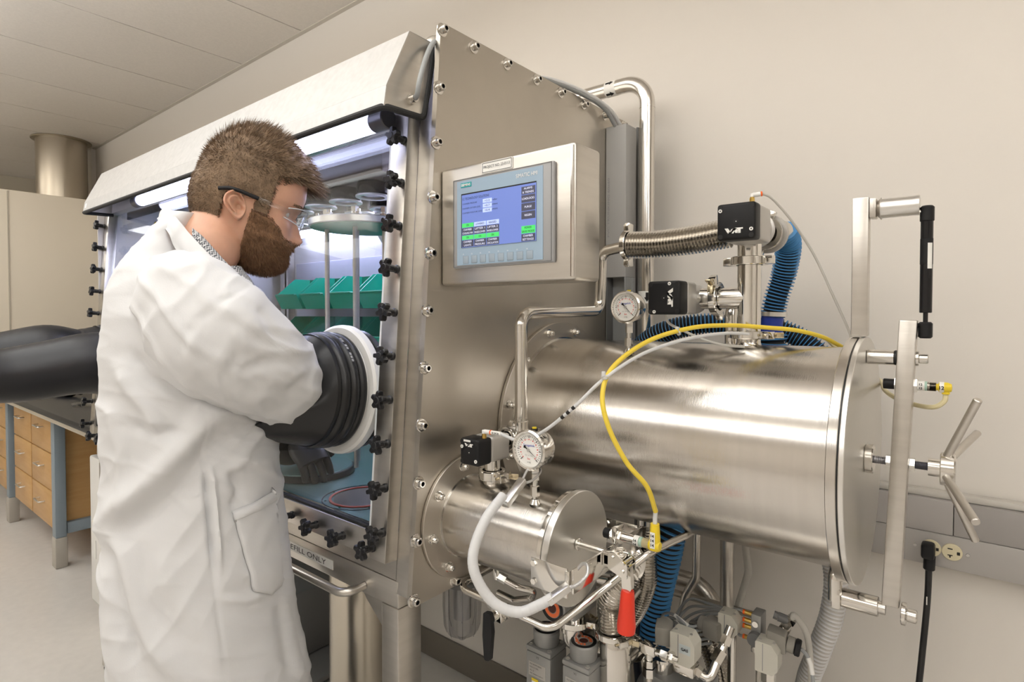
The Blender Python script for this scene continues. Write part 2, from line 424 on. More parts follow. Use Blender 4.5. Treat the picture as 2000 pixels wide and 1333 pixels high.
# body sheets
part('front_strip', MB().obox(wp(-.84, 1.36, -.0025), XP, WUZ, WN, .028, .53, .0025), 'steel', gb)
part('sill_panel', MB().obox(wp(-1.73, .8755, -.0025), XP, WUZ, WN, .861, .020, .0025), 'steel', gb)
part('header_panel', MB().obox(wp(-1.73, 1.845, -.0025), XP, WUZ, WN, .861, .045, .0025), 'steel', gb)
part('left_strip', MB().obox(wp(-2.63, 1.36, -.0025), XP, WUZ, WN, .014, .53, .0025), 'steel', gb)
part('roof', MB().box((GX0 - .02, .80, 1.893), (GX1 - .001, 1.49, 1.897)), 'steel', gb)
inner = mat('inner_steel', (.74, .73, .75), .45, .6, var=.08, vscale=4, stretch=(3, 1, .4))
part('back_wall', MB().box((GX0, 1.463, .90), (GX1 - .001, 1.468, 1.892)), inner, gb)
part('left_wall', MB().box((GX0 - .025, .80, .90), (GX0 - .019, 1.49, 1.892)).box((GX0 - .025, .73, .90), (GX0 - .019, .80, 1.80)), inner, gb)
part('right_wall', MB().box((GX1 - .006, .775, .87), (GX1 - .001, 1.462, 1.892)), inner, gb)
part('inner_ceiling', MB().box((GX0 - .018, .80, 1.868), (GX1 - .007, 1.462, 1.872)), inner, gb)
# floor with the round well
HC0 = V((-1.11, .82, .945)); fm = MB(); n = 64; vs = []; fs = []
x0_, x1_, y0_, y1_ = GX0 - .018, GX1 - .008, .731, 1.462
for k in range(n):
    a = 2 * math.pi * k / n; dx_, dy_ = math.cos(a), math.sin(a)
    t = min(((x1_ - HC0.x) / dx_ if dx_ > 1e-6 else (x0_ - HC0.x) / dx_ if dx_ < -1e-6 else 9), ((y1_ - HC0.y) / dy_ if dy_ > 1e-6 else (y0_ - HC0.y) / dy_ if dy_ < -1e-6 else 9))
    vs += [(HC0.x + dx_ * .066, HC0.y + dy_ * .066, .944), (HC0.x + dx_ * t, HC0.y + dy_ * t, .944)]
for k in range(n): fs.append((2*k, 2*k+1, (2*k+3) % (2*n), (2*k+2) % (2*n)))
fm.add(vs, fs)
tealf = mat('teal_floor', (.22, .36, .36), .25, .3, var=.25, vscale=6)  # teal tone, uneven at random, for chamber floor and lid
part('chamber_floor', fm, tealf, gb)
wl = part('floor_well', MB().lathe([(.066, .0), (.066, -.10), (.001, -.10)], HC0, ZP, 48, caps=False), inner, gb)
part('red_gasket', MB().ring(HC0 + V((0,0,-.0005)), ZP, .071, .0765, .0022, 64), mat('red_gasket', (.50, .08, .05), .5), wl)
part('well_flange', MB().ring(HC0 + V((0,0,-.0008)), ZP, .0905, .0925, .001, 64), 'ink', wl)
for k in range(8):
    a = k * math.pi / 4 + .3
    part('well_screw', MB().cyl(HC0 + V((math.cos(a)*.084, math.sin(a)*.084, -.0005)), HC0 + V((math.cos(a)*.084, math.sin(a)*.084, .001)), .0026, 10), 'chrome', wl)

# window frame + pane
wf = part('window_frame', MB().obox(wp(-.892, 1.345, .015), XP, WUZ, WN, .024, .452, .015, .0012)
          .obox(wp(-2.612, 1.345, .015), XP, WUZ, WN, .024, .452, .015, .0012)
          .obox(wp(-1.752, .9215, .015), XP, WUZ, WN, .8355, .0245, .015, .0012)
          .obox(wp(-1.752, 1.7735, .015), XP, WUZ, WN, .8355, .0245, .015, .0012), 'steel', gb)
part('pane', MB().obox(wp(-1.752, 1.347, .006), XP, WUZ, WN, .8352, .4005, .004), 'pane', wf)
part('pane_edge', MB().obox(wp(-.9195, 1.347, .0195), XP, WUZ, WN, .003, .400, .009), mat('pane_edge', (.75, .78, .80), .3), wf)  # clear edge; its lit look is put into a pale colour
part('window_gasket', MB().obox(wp(-1.752, .9485, .018), XP, WUZ, WN, .832, .002, .006), 'gasket', wf)
# star knobs
def star_mb(o, n, ux, uy, r=.0185, th=.012, stem=.022):
    mb = MB(); pts = []; N = 60
    for k in range(N):
        a = 2 * math.pi * k / N; c = math.cos(5 * a); rr = r * (.80 + .20 * (1 if c > .15 else -1 if c < -.55 else (c - .15) / .35 * .5 + .5)) if 0 else r * (.77 + .23 * max(-1, min(1, c * 1.7)))
        pts.append((rr * math.cos(a), rr * math.sin(a)))
    o, n, ux, uy = V(o), V(n), V(ux), V(uy)
    for s0, s1, h0, h1 in ((.90, 1., stem, stem + .002), (1., 1., stem + .002, stem + th - .002), (1., .90, stem + th - .002, stem + th)):
        k0 = [o + ux*p[0]*s0 + uy*p[1]*s0 + n*h0 for p in pts]; k1 = [o + ux*p[0]*s1 + uy*p[1]*s1 + n*h1 for p in pts]
        mb.add(k0 + k1, [(i, (i+1) % N, (i+1) % N + N, i + N) for i in range(N)])
    mb.add([o + ux*p[0]*.9 + uy*p[1]*.9 + n*(stem+th) for p in pts], [tuple(range(N))]); mb.add([o + ux*p[0]*.9 + uy*p[1]*.9 + n*stem for p in pts], [tuple(range(N))[::-1]])
    mb.lathe([(.0085, .0), (.0085, .004), (.0068, .006), (.0075, stem)], o, n, 16)
    mb.lathe([(.0075, stem+th), (.0060, stem+th+.0012), (.001, stem+th+.0012)], o, n, 16)
    return mb
kn0 = None; rk = random.Random(4)
def knob(p):
    global kn0
    if kn0 is None:
        kn0 = part('star_knob', star_mb((0,0,0), (0,0,1), (1,0,0), (0,1,0)), 'knob', gb, at=(0,0,0)); kn0.location = p - wloc(gb); o = kn0
    else: o = dup(kn0, gb, p)
    o.rotation_mode = 'QUATERNION'; o.rotation_quaternion = Quaternion(WN, rk.uniform(0, 1.2)) @ V((0,0,1)).rotation_difference(WN)
for k in range(10):
    z = 1.706 - .0838 * k; knob(wp(-.877, z, .03)); knob(wp(-2.628, z, .03))
for k in range(18): knob(wp(-.905 - .0965 * k, .9165, .03))

# socket screws on the end plate
def bolt_mb(r=.0075, h=.011, wr=.0125):
    mb = MB().lathe([(wr, 0), (wr, .0022), (wr - .002, .003), (r, .003), (r, h + .002), (r - .0012, h + .003), (r * .58, h + .003)], (0,0,0), XP, 20, caps=False)
    mb.lathe([(r * .58, h + .003), (r * .54, h - .003), (.0001, h - .003)], (0,0,0), XP, 6, mi=1, caps=False); return mb
b0 = part('socket_screw', bolt_mb(), ['pol', 'ink'], gb, at=(0,0,0)); used = False
bl = [(.776, 1.908), (.864, 1.907), (.968, 1.908), (1.075, 1.908), (1.175, 1.908), (1.28, 1.908), (1.385, 1.908), (1.49, 1.908)]
bl += [(.767, 1.797), (.759, 1.692), (.751, 1.588), (.743, 1.483), (.735, 1.377), (.728, 1.27), (.720, 1.165), (.7125, 1.059), (.705, .954), (.699, .845), (.805, .845), (.92, .845), (1.04, .845), (1.49, 1.7), (1.49, 1.5), (1.49, 1.3)]
for y, z in bl:
    p = V((-.8, y, z))
    if not used: b0.location = p - wloc(gb); used = True
    else: dup(b0, gb, p)

# hood
def hoodmb():
    mb = MB(); t = .002
    prof = [(.8, 1.8935), (.723, 1.895), (.669, 1.780), (.663, 1.742)]
    xa, xb = -2.56, -.83
    for i in range(3):
        (ya, za), (yb, zb) = prof[i], prof[i+1]
        d = V((0, yb - ya, zb - za)); n = XP.cross(d).normalized(); c = V(((xa+xb)/2, (ya+yb)/2, (za+zb)/2))
        mb.obox(c - n * 0, XP, d, n, (xb-xa)/2, d.length/2, t/2)
    return mb
hd = part('hood', hoodmb(), 'hood', gb, sharp=20)
capp = [(.663, 1.742), (.758, 1.745), (.7775, 1.8), (.785, 1.892), (.723, 1.895), (.669, 1.780)]
part('hood_end_cap', MB().prism(capp, (-.832, 0, 0), YP, ZP, .0025), 'steel', hd)
part('hood_end_cap', MB().prism(capp, (-2.561, 0, 0), YP, ZP, .0025), 'steel', hd)
gk = rounded([(-2.558, .757, 1.744), (-2.558, .663, 1.741), (-.831, .663, 1.741), (-.831, .757, 1.744), (-.831, .785, 1.885)], [.012, .012, .012], 6)
part('hood_gasket', MB().tube(gk, .0062, 10), 'gasket', hd)
part('hood_label', MB().obox((-2.535, .6655, 1.765), XP, (0, .155, 1), (0, -1, .155), .007, .008, .0006), 'label', hd)
gl = part('cable_gland', MB().hexa((-.8295, .722, 1.768), (-.822, .722, 1.768), .010).cyl((-.822, .722, 1.768), (-.812, .722, 1.768), .0075, 16), 'pol', hd)

# lamp under the hood
lp = thing('glovebox_lamp', 'long cool white tube lamp under the front hood of the glovebox', 'lamp', (-1.6, .735, 1.75))
part('tube', MB().cyl((-2.21, .737, 1.755), (-.955, .737, 1.755), .0185, 28, .003), 'tube', lp)
for x in (-2.235, -.93): part('end_cap', MB().cyl((x - .022, .737, 1.755), (x + .022, .737, 1.755), .0205, 24, .002), mat('lamp_cap', (.12, .12, .13), .35, .5), lp)
part('mount', MB().box((-2.2, .735, 1.776), (-.97, .760, 1.80)), 'steel', lp)
part('dark_band_panel', MB().box((GX0, .822, 1.742), (GX1 - .008, .830, 1.8675), .001), mat('dark_reflection_band', (.035, .035, .05), .4), gb)  # added panel; dark colour stands in for a dark reflection band
# lamp added out of sight behind the blowers to light the chamber
lp2 = thing('added_back_lamp', 'added cool white tube lamp hidden behind the blowers to light the glovebox', 'lamp', (-1.75, 1.42, 1.74))
part('reflector', MB().box((-2.4, 1.404, 1.738), (-1.1, 1.455, 1.752), .002).box((-2.4, 1.448, 1.7525), (-1.1, 1.4625, 1.76)), 'white', lp2)
part('tube', MB().cyl((-2.38, 1.43, 1.724), (-1.12, 1.43, 1.724), .0125, 20), 'tube2', lp2)

# stand
st = thing('glovebox_stand', 'square steel tube stand carrying the glovebox with label strip and tow rail', 'stand', (-1.7, 1.1, 0))
part('front_beam', MB().box((-2.62, .715, .801), (-.861, .775, .8545), .003), 'steel', st)
for y in (.715, 1.40):
    for x in (-.912, -2.62): part('leg', MB().box((x, y, .012), (x + .051, y + .06, .8005), .003), 'steel', st)
for x in (-.912, -2.62): part('side_beam', MB().box((x, .776, .801), (x + .051, 1.40, .8545), .003), 'steel', st)
part('back_beam', MB().box((-2.62, 1.401, .801), (-.861, 1.46, .8545), .003), 'steel', st)
for x in (-.887, -2.595):
    for y in (.745, 1.43): part('foot', MB().cyl((x, y, 0), (x, y, .0118), .03, 24, .003), 'black', st)
part('gusset', MB().prism([(-.912, .8005), (-.985, .8005), (-.972, .785), (-.925, .748), (-.912, .735)], (0, .765, 0), XP, ZP, .04), 'steel', st)
sl = part('label_strip', MB().box((-1.42, .7138, .8185), (-1.0745, .7149, .8385)), 'label', st)
words('lettering', 'WATER REFILL ONLY', (-1.232, .7137, .8285), XP, ZP, .0118, 'ink', sl, width=.265)
rl = rounded([(-2.2, .714, .818), (-2.2, .665, .818), (-.965, .665, .818), (-.965, .714, .818)], .03, 8)
part('tow_rail', MB().tube(rl, .0085, 16), 'steel', st)

# canister, caster and block under the box
cn = thing('steel_canister', 'tall round stainless canister standing under the glovebox beside its leg', 'canister', (-1.33, .95, 0))
part('body', MB().lathe([(.085, .004), (.088, .01), (.088, .80), (.084, .805), (.0, .805)], (-1.335, .98, 0), ZP, 48), mat('canister_steel', (.58, .53, .45), .26, 1, bump=.05, bscale=40, stretch=(1,1,6)), cn)
part('foot_ring', MB().cyl((-1.335, .98, 0), (-1.335, .98, .0038), .09, 40), 'black', cn)
ct = thing('caster_dolly', 'low equipment dolly with black swivel casters under the glovebox', 'dolly', (-2.2, 1.15, 0))
part('deck', MB().box((-2.5, .98, .095), (-1.75, 1.38, .112), .003), 'greyd', ct)
for x, y in ((-2.0, 1.03), (-2.4, 1.03), (-2.0, 1.33), (-2.4, 1.33)):
    c = part('caster', MB().cyl((x - .012, y, .034), (x + .012, y, .034), .034, 28, .004), 'rubber', ct)
    part('fork', MB().box((x - .02, y - .02, .076), (x + .02, y + .02, .0945), .002).box((x - .019, y - .012, .03), (x - .0135, y + .012, .077)).box((x + .0135, y - .012, .03), (x + .019, y + .012, .077)), 'pol', c)
ub = thing('vacuum_pump', 'dark boxy pump with a black handle on the dolly under the glovebox', 'pump', (-2.1, 1.2, .112))
part('body', MB().box((-2.3, 1.0, .1125), (-1.9, 1.36, .36), .012), 'greyd', ub)
part('handle', MB().tube(rounded([(-2.2, 1.02, .355), (-2.2, 1.02, .43), (-2.0, 1.02, .43), (-2.0, 1.02, .355)], .03), .009, 10), 'black', ub)

# ---------------------------------------------------------- inside the chamber
# rod manifold
rm = thing('rod_manifold', 'round flange with hanging steel rods and hex fittings inside the glovebox', 'manifold', (-1.262, .93, 1.6))
dc = V((-1.255, .925, 1.592))
part('disc', MB().lathe([(.001, 0), (.128, 0), (.130, .002), (.130, .016), (.128, .018), (.001, .018)], dc, ZP, 64), 'alum', rm)
part('green_underside', MB().cyl(dc - V((0, 0, .0015)), dc - V((0, 0, .0003)), .125, 56), mat('green_reflection_tint', (.02, .26, .17), .4), rm)  # green reflection of the bins put in as colour
part('support_column', MB().cyl((-1.19, 1.01, 1.6105), (-1.19, 1.01, 1.866), .022, 24), 'alum', rm)
for x, y, zb in ((-1.325, .87, .985), (-1.279, .93, .98), (-1.225, .885, .98), (-1.178, .94, .97), (-1.16, .99, .98)):
    part('rod', MB().cyl((x, y, zb), (x, y, 1.5905), .0062, 14, .001), 'steel', rm)
    part('hex_fitting', MB().hexa((x, y, 1.6105), (x, y, 1.624), .0115).cyl((x, y, 1.624), (x, y, 1.628), .009, 12).hexa((x, y, 1.628), (x, y, 1.641), .0105), 'chrome', rm)
for k in range(9):
    a = k * .7; x, y = dc.x + .108 * math.cos(a), dc.y + .108 * math.sin(a)
    part('nut', MB().hexa((x, y, 1.6105), (x, y, 1.618), .008).cyl((x, y, 1.618), (x, y, 1.625), .004, 10), 'chrome', rm)
# blower housing with round motors
bh = thing('blower_housing', 'boxed steel air plenum with black round blowers under the glovebox ceiling', 'blower', (-1.8, 1.2, 1.75))
part('plenum', MB().box((-2.45, 1.0, 1.757), (-1.262, 1.40, 1.866), .003), mat('plenum_steel', (.40, .34, .31), .42, .7), bh)
for y in (1.07, 1.22):
    for k in range(6):
        x = -1.393 - .134 * k
        bb = part('blower', MB().lathe([(.0, 1.7565), (.043, 1.7565), (.046, 1.75), (.046, 1.724), (.040, 1.718), (.034, 1.717), (.0, 1.717)], (x, y, 0), ZP, 32), 'blackg', bh)
        part('rim', MB().ring((x, y, 1.713), ZP, .035, .050, .0045, 32), 'alumm', bb)
# white hopper
hp = thing('white_hopper', 'translucent white conical hopper behind the rod manifold', 'hopper', (-1.36, 1.20, 1.5))
part('cone', MB().lathe([(.02, 1.50), (.05, 1.53), (.13, 1.66), (.135, 1.67), (.128, 1.665), (.045, 1.54)], (-1.40, 1.22, 0), ZP, 32, caps=False), 'white', hp)
part('spout', MB().cyl((-1.40, 1.22, 1.42), (-1.40, 1.22, 1.4995), .019, 20), 'white', hp)
part('post', MB().cyl((-1.40, 1.22, .945), (-1.40, 1.22, 1.4195), .009, 14), 'steel', hp)
# round lid plate
ld = thing('well_lid', 'round dark lid plate lying on the glovebox floor under the rubber glove', 'lid', (-1.375, .86, .945))
lc = V((-1.385, .862, .945))
part('plate', MB().cyl(lc + V((0,0,.006)), lc + V((0,0,.020)), .103, 56, .002), tealf, ld)
part('rim', MB().ring(lc + V((0,0,.0005)), ZP, .098, .109, .017, 56, bev=.002), 'rubber', ld)
# bin rack
rk_ = thing('bin_rack', 'louvred wall panel with rails holding green bins at the back of the glovebox', 'rack', (-1.9, 1.45, 1.25))
part('panel', MB().box((-2.45, 1.446, 1.02), (-1.2, 1.4615, 1.60), .002), mat('rack_panel', (.50, .50, .60), .45), rk_)
for z in (1.505, 1.345, 1.185): part('rail', MB().box((-2.45, 1.430, z - .012), (-1.2, 1.4455, z), .001), 'steel', rk_)
for x in (-2.5, -2.53): part('upright', MB().box((x - .008, 1.43, .946), (x + .008, 1.4615, 1.86)), 'steel', rk_)
def bin_mb(x, y, z):
    w_, h_, d_ = .083, .128, .165; mb = MB()
    side = [(0, 0), (-d_ * .82, 0), (-d_, h_ * .45), (-d_ * .93, h_ * .47), (-d_ * .45, h_), (0, h_)]
    for sx in (-1, 1):
        xx = x + sx * w_ - (.0025 if sx > 0 else 0)
        mb.prism([(a, b) for a, b in side], (xx, y, z), YP, ZP, .0025)
    mb.box((x - w_, y - .003, z), (x + w_, y, z + h_)); mb.box((x - w_, y - d_ * .82, z), (x + w_, y, z + .003))
    a0 = V((0, -d_ * .82, 0)); a1 = V((0, -d_, h_ * .45)); mid = (a0 + a1) / 2; dd = (a1 - a0)
    mb.obox(V((x, y, z)) + mid, XP, dd, XP.cross(dd), w_, dd.length / 2, .0016)
    mb.box((x - w_ * .85, y - d_ * 1.03, z + h_ * .42), (x + w_ * .85, y - d_ * .96, z + h_ * .47), .002)
    return mb
bm0 = None; rows = ['top', 'middle', 'bottom']; nth = ['first', 'second', 'third', 'fourth', 'fifth']
for r_, z in enumerate((1.392, 1.232, 1.072)):
    for k in range(5):
        x = -2.225 + k * .188
        lab = 'green plastic hopper bin, %s from the left on the %s rail of the rack' % (nth[k], rows[r_])
        if bm0 is None:
            bm0 = part('storage_bin', bin_mb(0, 0, 0), 'green', at=(0,0,0)); o = bm0; o.location = (x, 1.4295, z)
        else: o = dup(bm0, None, (x, 1.4295, z))
        tag(o, lab, 'bin', 'green bins on the rack')
# warning label
wl_ = part('warning_sign', MB().prism([(-.03, 0), (.03, 0), (0, .052)], (-2.6385, .93, 1.70), YP, ZP, .001), 'yel2', gb)
part('symbol', MB().prism([(-.006, .008), (.006, .008), (.002, .034), (-.002, .034)], (-2.6374, .93, 1.70), YP, ZP, .0004), 'ink', wl_)
# ============================================================= TOUCH PANEL
hm = thing('control_cabinet', 'steel control enclosure with blue touch screen projecting from the glovebox end plate', 'control panel', (-.65, .79, 1.43))
hb = MB().box((-.799, .772, 1.424), (-.497, .850, 1.6425), .006, seg=3)
part('enclosure', hb, 'steel', hm)
part('corner_bead', MB().tube([(-.503, .7735, 1.43), (-.503, .7735, 1.637)], .0035, 10), 'pol', hm)
pl = part('project_label', MB().box((-.694, .7708, 1.6195), (-.623, .7716, 1.6395)), 'label', hm)
part('label_border', MB().box((-.692, .7703, 1.6372), (-.625, .7707, 1.6378)).box((-.692, .7703, 1.6212), (-.625, .7707, 1.6218)).box((-.692, .7703, 1.6218), (-.6914, .7707, 1.6372)).box((-.6256, .7703, 1.6218), (-.625, .7707, 1.6372)), 'ink', pl)
words('lettering', 'PROJECT NO. 23-0113', (-.6585, .7702, 1.6295), XP, ZP, .0062, 'ink', pl, width=.060)
sc = part('screen_unit', MB().box((-.759, .764, 1.4535), (-.533, .7718, 1.6165), .0025), mat('panel_frame', (.33, .33, .33), .4), hm)
part('face_overlay', MB().box((-.7475, .7632, 1.459), (-.5535, .7639, 1.6115)), mat('overlay_blue', (.30, .40, .50), .35), sc)
part('frame_line', MB().box((-.757, .7629, 1.6145), (-.5365, .7636, 1.6152)).box((-.5372, .7629, 1.456), (-.5365, .7636, 1.6145)).box((-.757, .7629, 1.456), (-.5365, .7636, 1.4567)).box((-.757, .7629, 1.4567), (-.7563, .7636, 1.6145)), 'greyd', sc)
ds = part('display', MB().box((-.7365, .7626, 1.4905), (-.5665, .7631, 1.588)), 'ink', sc)
part('screen', MB().box((-.7345, .7621, 1.4905), (-.5665, .76255, 1.5855)), mat('lit_screen', (.05, .07, .2), .25, emit=(.20, .28, .66), estr=.8), ds)
dkb = mat('screen_dark_button', (.05, .05, .07), .3, emit=(.05, .055, .095), estr=.6)
lgb = mat('screen_light_field', (.3, .35, .5), .3, emit=(.42, .52, .88), estr=.8)
grb = mat('screen_green_button', (.05, .4, .1), .3, emit=(.06, .58, .12), estr=.8)
wtx = mat('screen_white_text', (.6, .6, .7), .4, emit=(.6, .65, .85), estr=.8)
YB = .7616
def sbtn(x0, x1, z0, z1, m, lines, tm='ink', nm='screen_button'):
    b = part(nm, MB().box((x0, YB, z0), (x1, YB + .0004, z1)), m, ds)
    for i, t in enumerate(lines):
        zc = z1 - (z1 - z0) * (i + .5) / len(lines)
        words('lettering', t, ((x0 + x1) / 2, YB - .0001, zc), XP, ZP, min(.0034, (z1 - z0) * .6 / len(lines)), tm, b, width=min((x1 - x0) * .9, .0029 * len(t)))
words('lettering', 'LC TECHNOLOGY SOLUTIONS', (-.732, YB, 1.578), XP, ZP, .0042, 'ink', ds, width=.064, align='LEFT')
for i, (t, v, u) in enumerate((('CHAMBER PRESSURE', '+2.2', 'mBar'), ('CHAMBER OXYGEN LEVEL', '+0.7', 'PPM'), ('CHAMBER MOISTURE LEVEL', '+0.4', 'PPM'))):
    z = 1.569 - .0083 * i
    words('lettering', t, (-.732, YB, z), XP, ZP, .0026, 'ink', ds, width=.0022 * len(t), align='LEFT')
    sbtn(-.683, -.662, z - .0034, z + .0036, lgb, [v], nm='value_field'); words('lettering', u, (-.660, YB, z), XP, ZP, .0026, 'ink', ds, width=.011, align='LEFT')
for i, (t1, t2, t3) in enumerate((('ON', ['CHAMBER', 'COOLING FAN'], 0), ('LOWERED', ['LIFTER 1', 'RAISE/LOWER'], 1), ('RAISED', ['LIFTER 2', 'RAISE/LOWER'], 1))):
    xa = -.7335 + .0298 * i; xb = xa + .0282
    sbtn(xa, xb, 1.5265, 1.5340, lgb if t3 else grb, [t1]); sbtn(xa, xb, 1.5130, 1.5255, dkb, t2, wtx)
    sbtn(xa, xb, 1.5045, 1.5120, grb, ['ON']); sbtn(xa, xb, 1.4915, 1.5035, dkb, [['CHAMBER', 'LIGHTS'], ['CHAMBER', 'PRESSURE'], ['CHAMBER', 'CIRCULATION']][i], wtx)
for t, z1, z0, m, c in ((['ALARMS', '& TRENDS'], 1.5815, 1.5690, dkb, wtx), (['LOADLOCKS'], 1.5678, 1.5553, dkb, wtx), (['PURGE'], 1.5541, 1.5416, dkb, wtx), (['REGEN'], 1.5404, 1.5279, dkb, wtx), (['POWER', 'SAVE MODE'], 1.5165, 1.5042, grb, 'ink'), (['CHAMBER', 'SETTINGS'], 1.5030, 1.4912, dkb, wtx)):
    sbtn(-.5965, -.568, z0, z1, m, t, c)
lg = part('maker_label', MB().box((-.7375, .7624, 1.5995), (-.7115, .7630, 1.6075)), mat('teal_label', (.0, .34, .36), .4), sc)
words('lettering', 'SIEMENS', (-.7245, .7622, 1.6035), XP, ZP, .0048, 'label', lg, width=.023, bold=.02)
words('lettering', 'SIMATIC HMI', (-.5865, .7628, 1.6015), XP, ZP, .0065, 'label', sc, width=.045)
for i in range(8):
    x = -.7325 + .0208 * i
    b = part('function_key', MB().box((x, .7626, 1.4615), (x + .0135, .7634, 1.4755), .0008), mat('key_grey', (.30, .36, .42), .4) if i == 0 else bpy.data.materials['key_grey'], sc)
    words('lettering', 'F%d' % (i + 1), (x + .0015, .7628, 1.4785), XP, ZP, .0022, 'label', sc)

# ============================================================= LARGE ANTECHAMBER
CY, CZ, CR = 1.17, 1.118, .193
la = thing('large_antechamber', 'large horizontal brushed steel antechamber cylinder with hinged round door and spoked handle', 'antechamber', (-.5, CY, CZ - CR))
O = V((0, CY, CZ))
part('vessel', MB().lathe([(CR - .004, -.79), (CR, -.79), (CR, -.177), (CR - .004, -.177)], O, XP, 128, caps=False), 'brush', la, sharp=60)
fl = part('wall_flange', MB().ring(O + V((-.7995, 0, 0)), XP, CR - .002, .232, .009, 96, bev=.001), 'panel', la)
part('weld_bead', MB().ring(O + V((-.7905, 0, 0)), XP, CR, CR + .003, .003, 96), 'chrome', la)
def nut_mb(): return MB().lathe([(.0095, 0), (.0095, .0015), (.0075, .0015)], (0,0,0), XP, 18, caps=False).hexa((.0015, 0, 0), (.0075, 0, 0), .0078).lathe([(.0066, .0075), (.0064, .010), (.0048, .0135), (.0015, .0152), (.0, .0153)], (0,0,0), XP, 16, caps=False)
n0_ = part('acorn_nut', nut_mb(), 'chrome', la, at=(0,0,0)); first = True
for k in range(12):
    a = 2 * math.pi * k / 12 + .26; p = V((-.7905, CY + .2135 * math.cos(a), CZ + .2135 * math.sin(a)))
    if first: n0_.location = p - wloc(la); first = False
    else: dup(n0_, la, p)
part('door_ring', MB().ring(O + V((-.1768, 0, 0)), XP, CR - .001, .2120, .0146, 128, bev=.001), 'brush', la)
part('door_gasket', MB().ring(O + V((-.1622, 0, 0)), XP, .170, .2095, .0024, 96), 'rubber', la)
dr = part('door', MB().lathe([(.0, 0), (.2115, 0), (.2125, .001), (.2125, .0070), (.2115, .008), (.0, .008)], O + V((-.1597, 0, 0)), XP, 160), ['alum', 'plate'], la)
for p in dr.data.polygons:
    if abs(p.normal.x) > .9: p.material_index = 1
# door fixings
part('hub_flange', MB().lathe([(.0, 0), (.023, 0), (.0245, .0015), (.0245, .011), (.023, .0125), (.0, .0125)], O + V((-.1515, 0, 0)), XP, 40), 'pol', la)
def thread(x0, x1, y, z, r): 
    pts = [(x0 + (x1 - x0) * i / 40, y, z) for i in range(41)]
    return MB().tube(pts, r, 16, rf=lambda i: r * (1 if i % 2 else .88))
part('spindle', thread(-.139, -.0805, CY, CZ, .0068), mat('thread_steel', (.35, .35, .38), .35, 1), la)
part('post', MB().box((-.1745, 1.153, 1.3315), (-.1500, 1.180, 1.571), .002), 'steel', la)
pa = part('post_arm', MB().box((-.1498, 1.155, 1.535), (-.1395, 1.185, 1.568), .002).lathe([(.012, 0), (.019, .006), (.019, .0055)], (-.1395, 1.17, 1.5505), XP, 24), 'steel', la)
part('sleeve', MB().lathe([(.0, 0), (.0165, 0), (.0165, .0545), (.0, .0545)], (-.134, 1.17, 1.5505), XP, 36), 'alum', la)
gs = part('gas_spring', MB().cyl((-.0695, CY, 1.372), (-.0695, CY, 1.528), .0088, 24, .001).cyl((-.0695, CY, 1.350), (-.0695, CY, 1.372), .0035, 12), 'blackg', la)
for z in (1.5345, 1.3435):
    part('end_fitting', MB().cyl((-.0695, CY, z - .0135), (-.0695, CY, z + .0135), .0100, 20, .0025).cyl((-.079, CY, z), (-.0695, CY, z), .006, 16), 'black', gs)
part('ball_stud', MB().cyl((-.0797, CY, 1.5505 - .0125), (-.0765, CY, 1.5505 - .0125), .0055, 12), 'pol', gs)
part('ball_stud', MB().cyl((-.0857, CY, 1.3435), (-.0797, CY, 1.3435), .0055, 12), 'pol', gs)
part('warning_label', MB().lathe([(.0090, 0), (.0090, .042)], (-.0695, CY, 1.452), ZP, 24, caps=False), 'black', gs)
t_ = MB(); 
for k in range(5):
    a0 = -1.35 + k * .16; a1 = a0 + .16
    t_.add([(-.0695 + .0092*math.cos(a0), CY + .0092*math.sin(a0), 1.4445), (-.0695 + .0092*math.cos(a1), CY + .0092*math.sin(a1), 1.4445), (-.0695 + .0092*math.cos(a1), CY + .0092*math.sin(a1), 1.4865), (-.0695 + .0092*math.cos(a0), CY + .0092*math.sin(a0), 1.4865)], [(0, 1, 2, 3)])
part('sticker', t_, 'label', gs)
# leaning door arm
axu = V((.0195, -.003, .487)).normalized(); axn = XP - axu * XP.dot(axu); axn.normalize(); axd = axu.cross(axn)
part('door_arm', MB().obox((-.1015, 1.168, 1.117), axn, axd, axu, .0128, .015, .2435, .003), 'steel', la)
part('standoff', MB().cyl((-.151, CY, 1.296), (-.111, CY, 1.296), .0125, 28, .001), 'pol', la)
part('standoff_seal', MB().cyl((-.1108, CY, 1.296), (-.1085, CY, 1.296), .0128, 24), 'rubber', la)
part('arm_screw', MB().cyl((-.0815, CY, 1.296), (-.0775, CY, 1.296), .0125, 20).cyl((-.0775, CY, 1.296), (-.0645, CY, 1.296), .0080, 20, .001), 'pol', la)
part('jam_nut', MB().hexa((-.121, CY, CZ), (-.1148, CY, CZ), .0115), 'pol', la)
part('jam_nut', MB().hexa((-.0880, CY, CZ), (-.0805, CY, CZ), .0115), 'pol', la)
part('spindle', thread(-.0805, -.062, CY, CZ, .0068), bpy.data.materials['thread_steel'], la)
hw = part('hand_wheel', MB().lathe([(.0, 0), (.0145, 0), (.0145, .016), (.0255, .016), (.0265, .0175), (.0265, .034), (.025, .036), (.0, .036)], (-.0625, CY, CZ), XP, 40), 'pol', la)
for k in range(4):
    th = R(20 + 90 * k); d = V((.042, .130 * math.cos(th), .130 * math.sin(th))); h0 = V((-.042, CY, CZ)); dn = V((0, math.cos(th), math.sin(th)))
    a = h0 + dn * .012; b = h0 + d
    part('spoke', MB().cyl(a, b, .0060, 20, .0012), 'steel', hw)
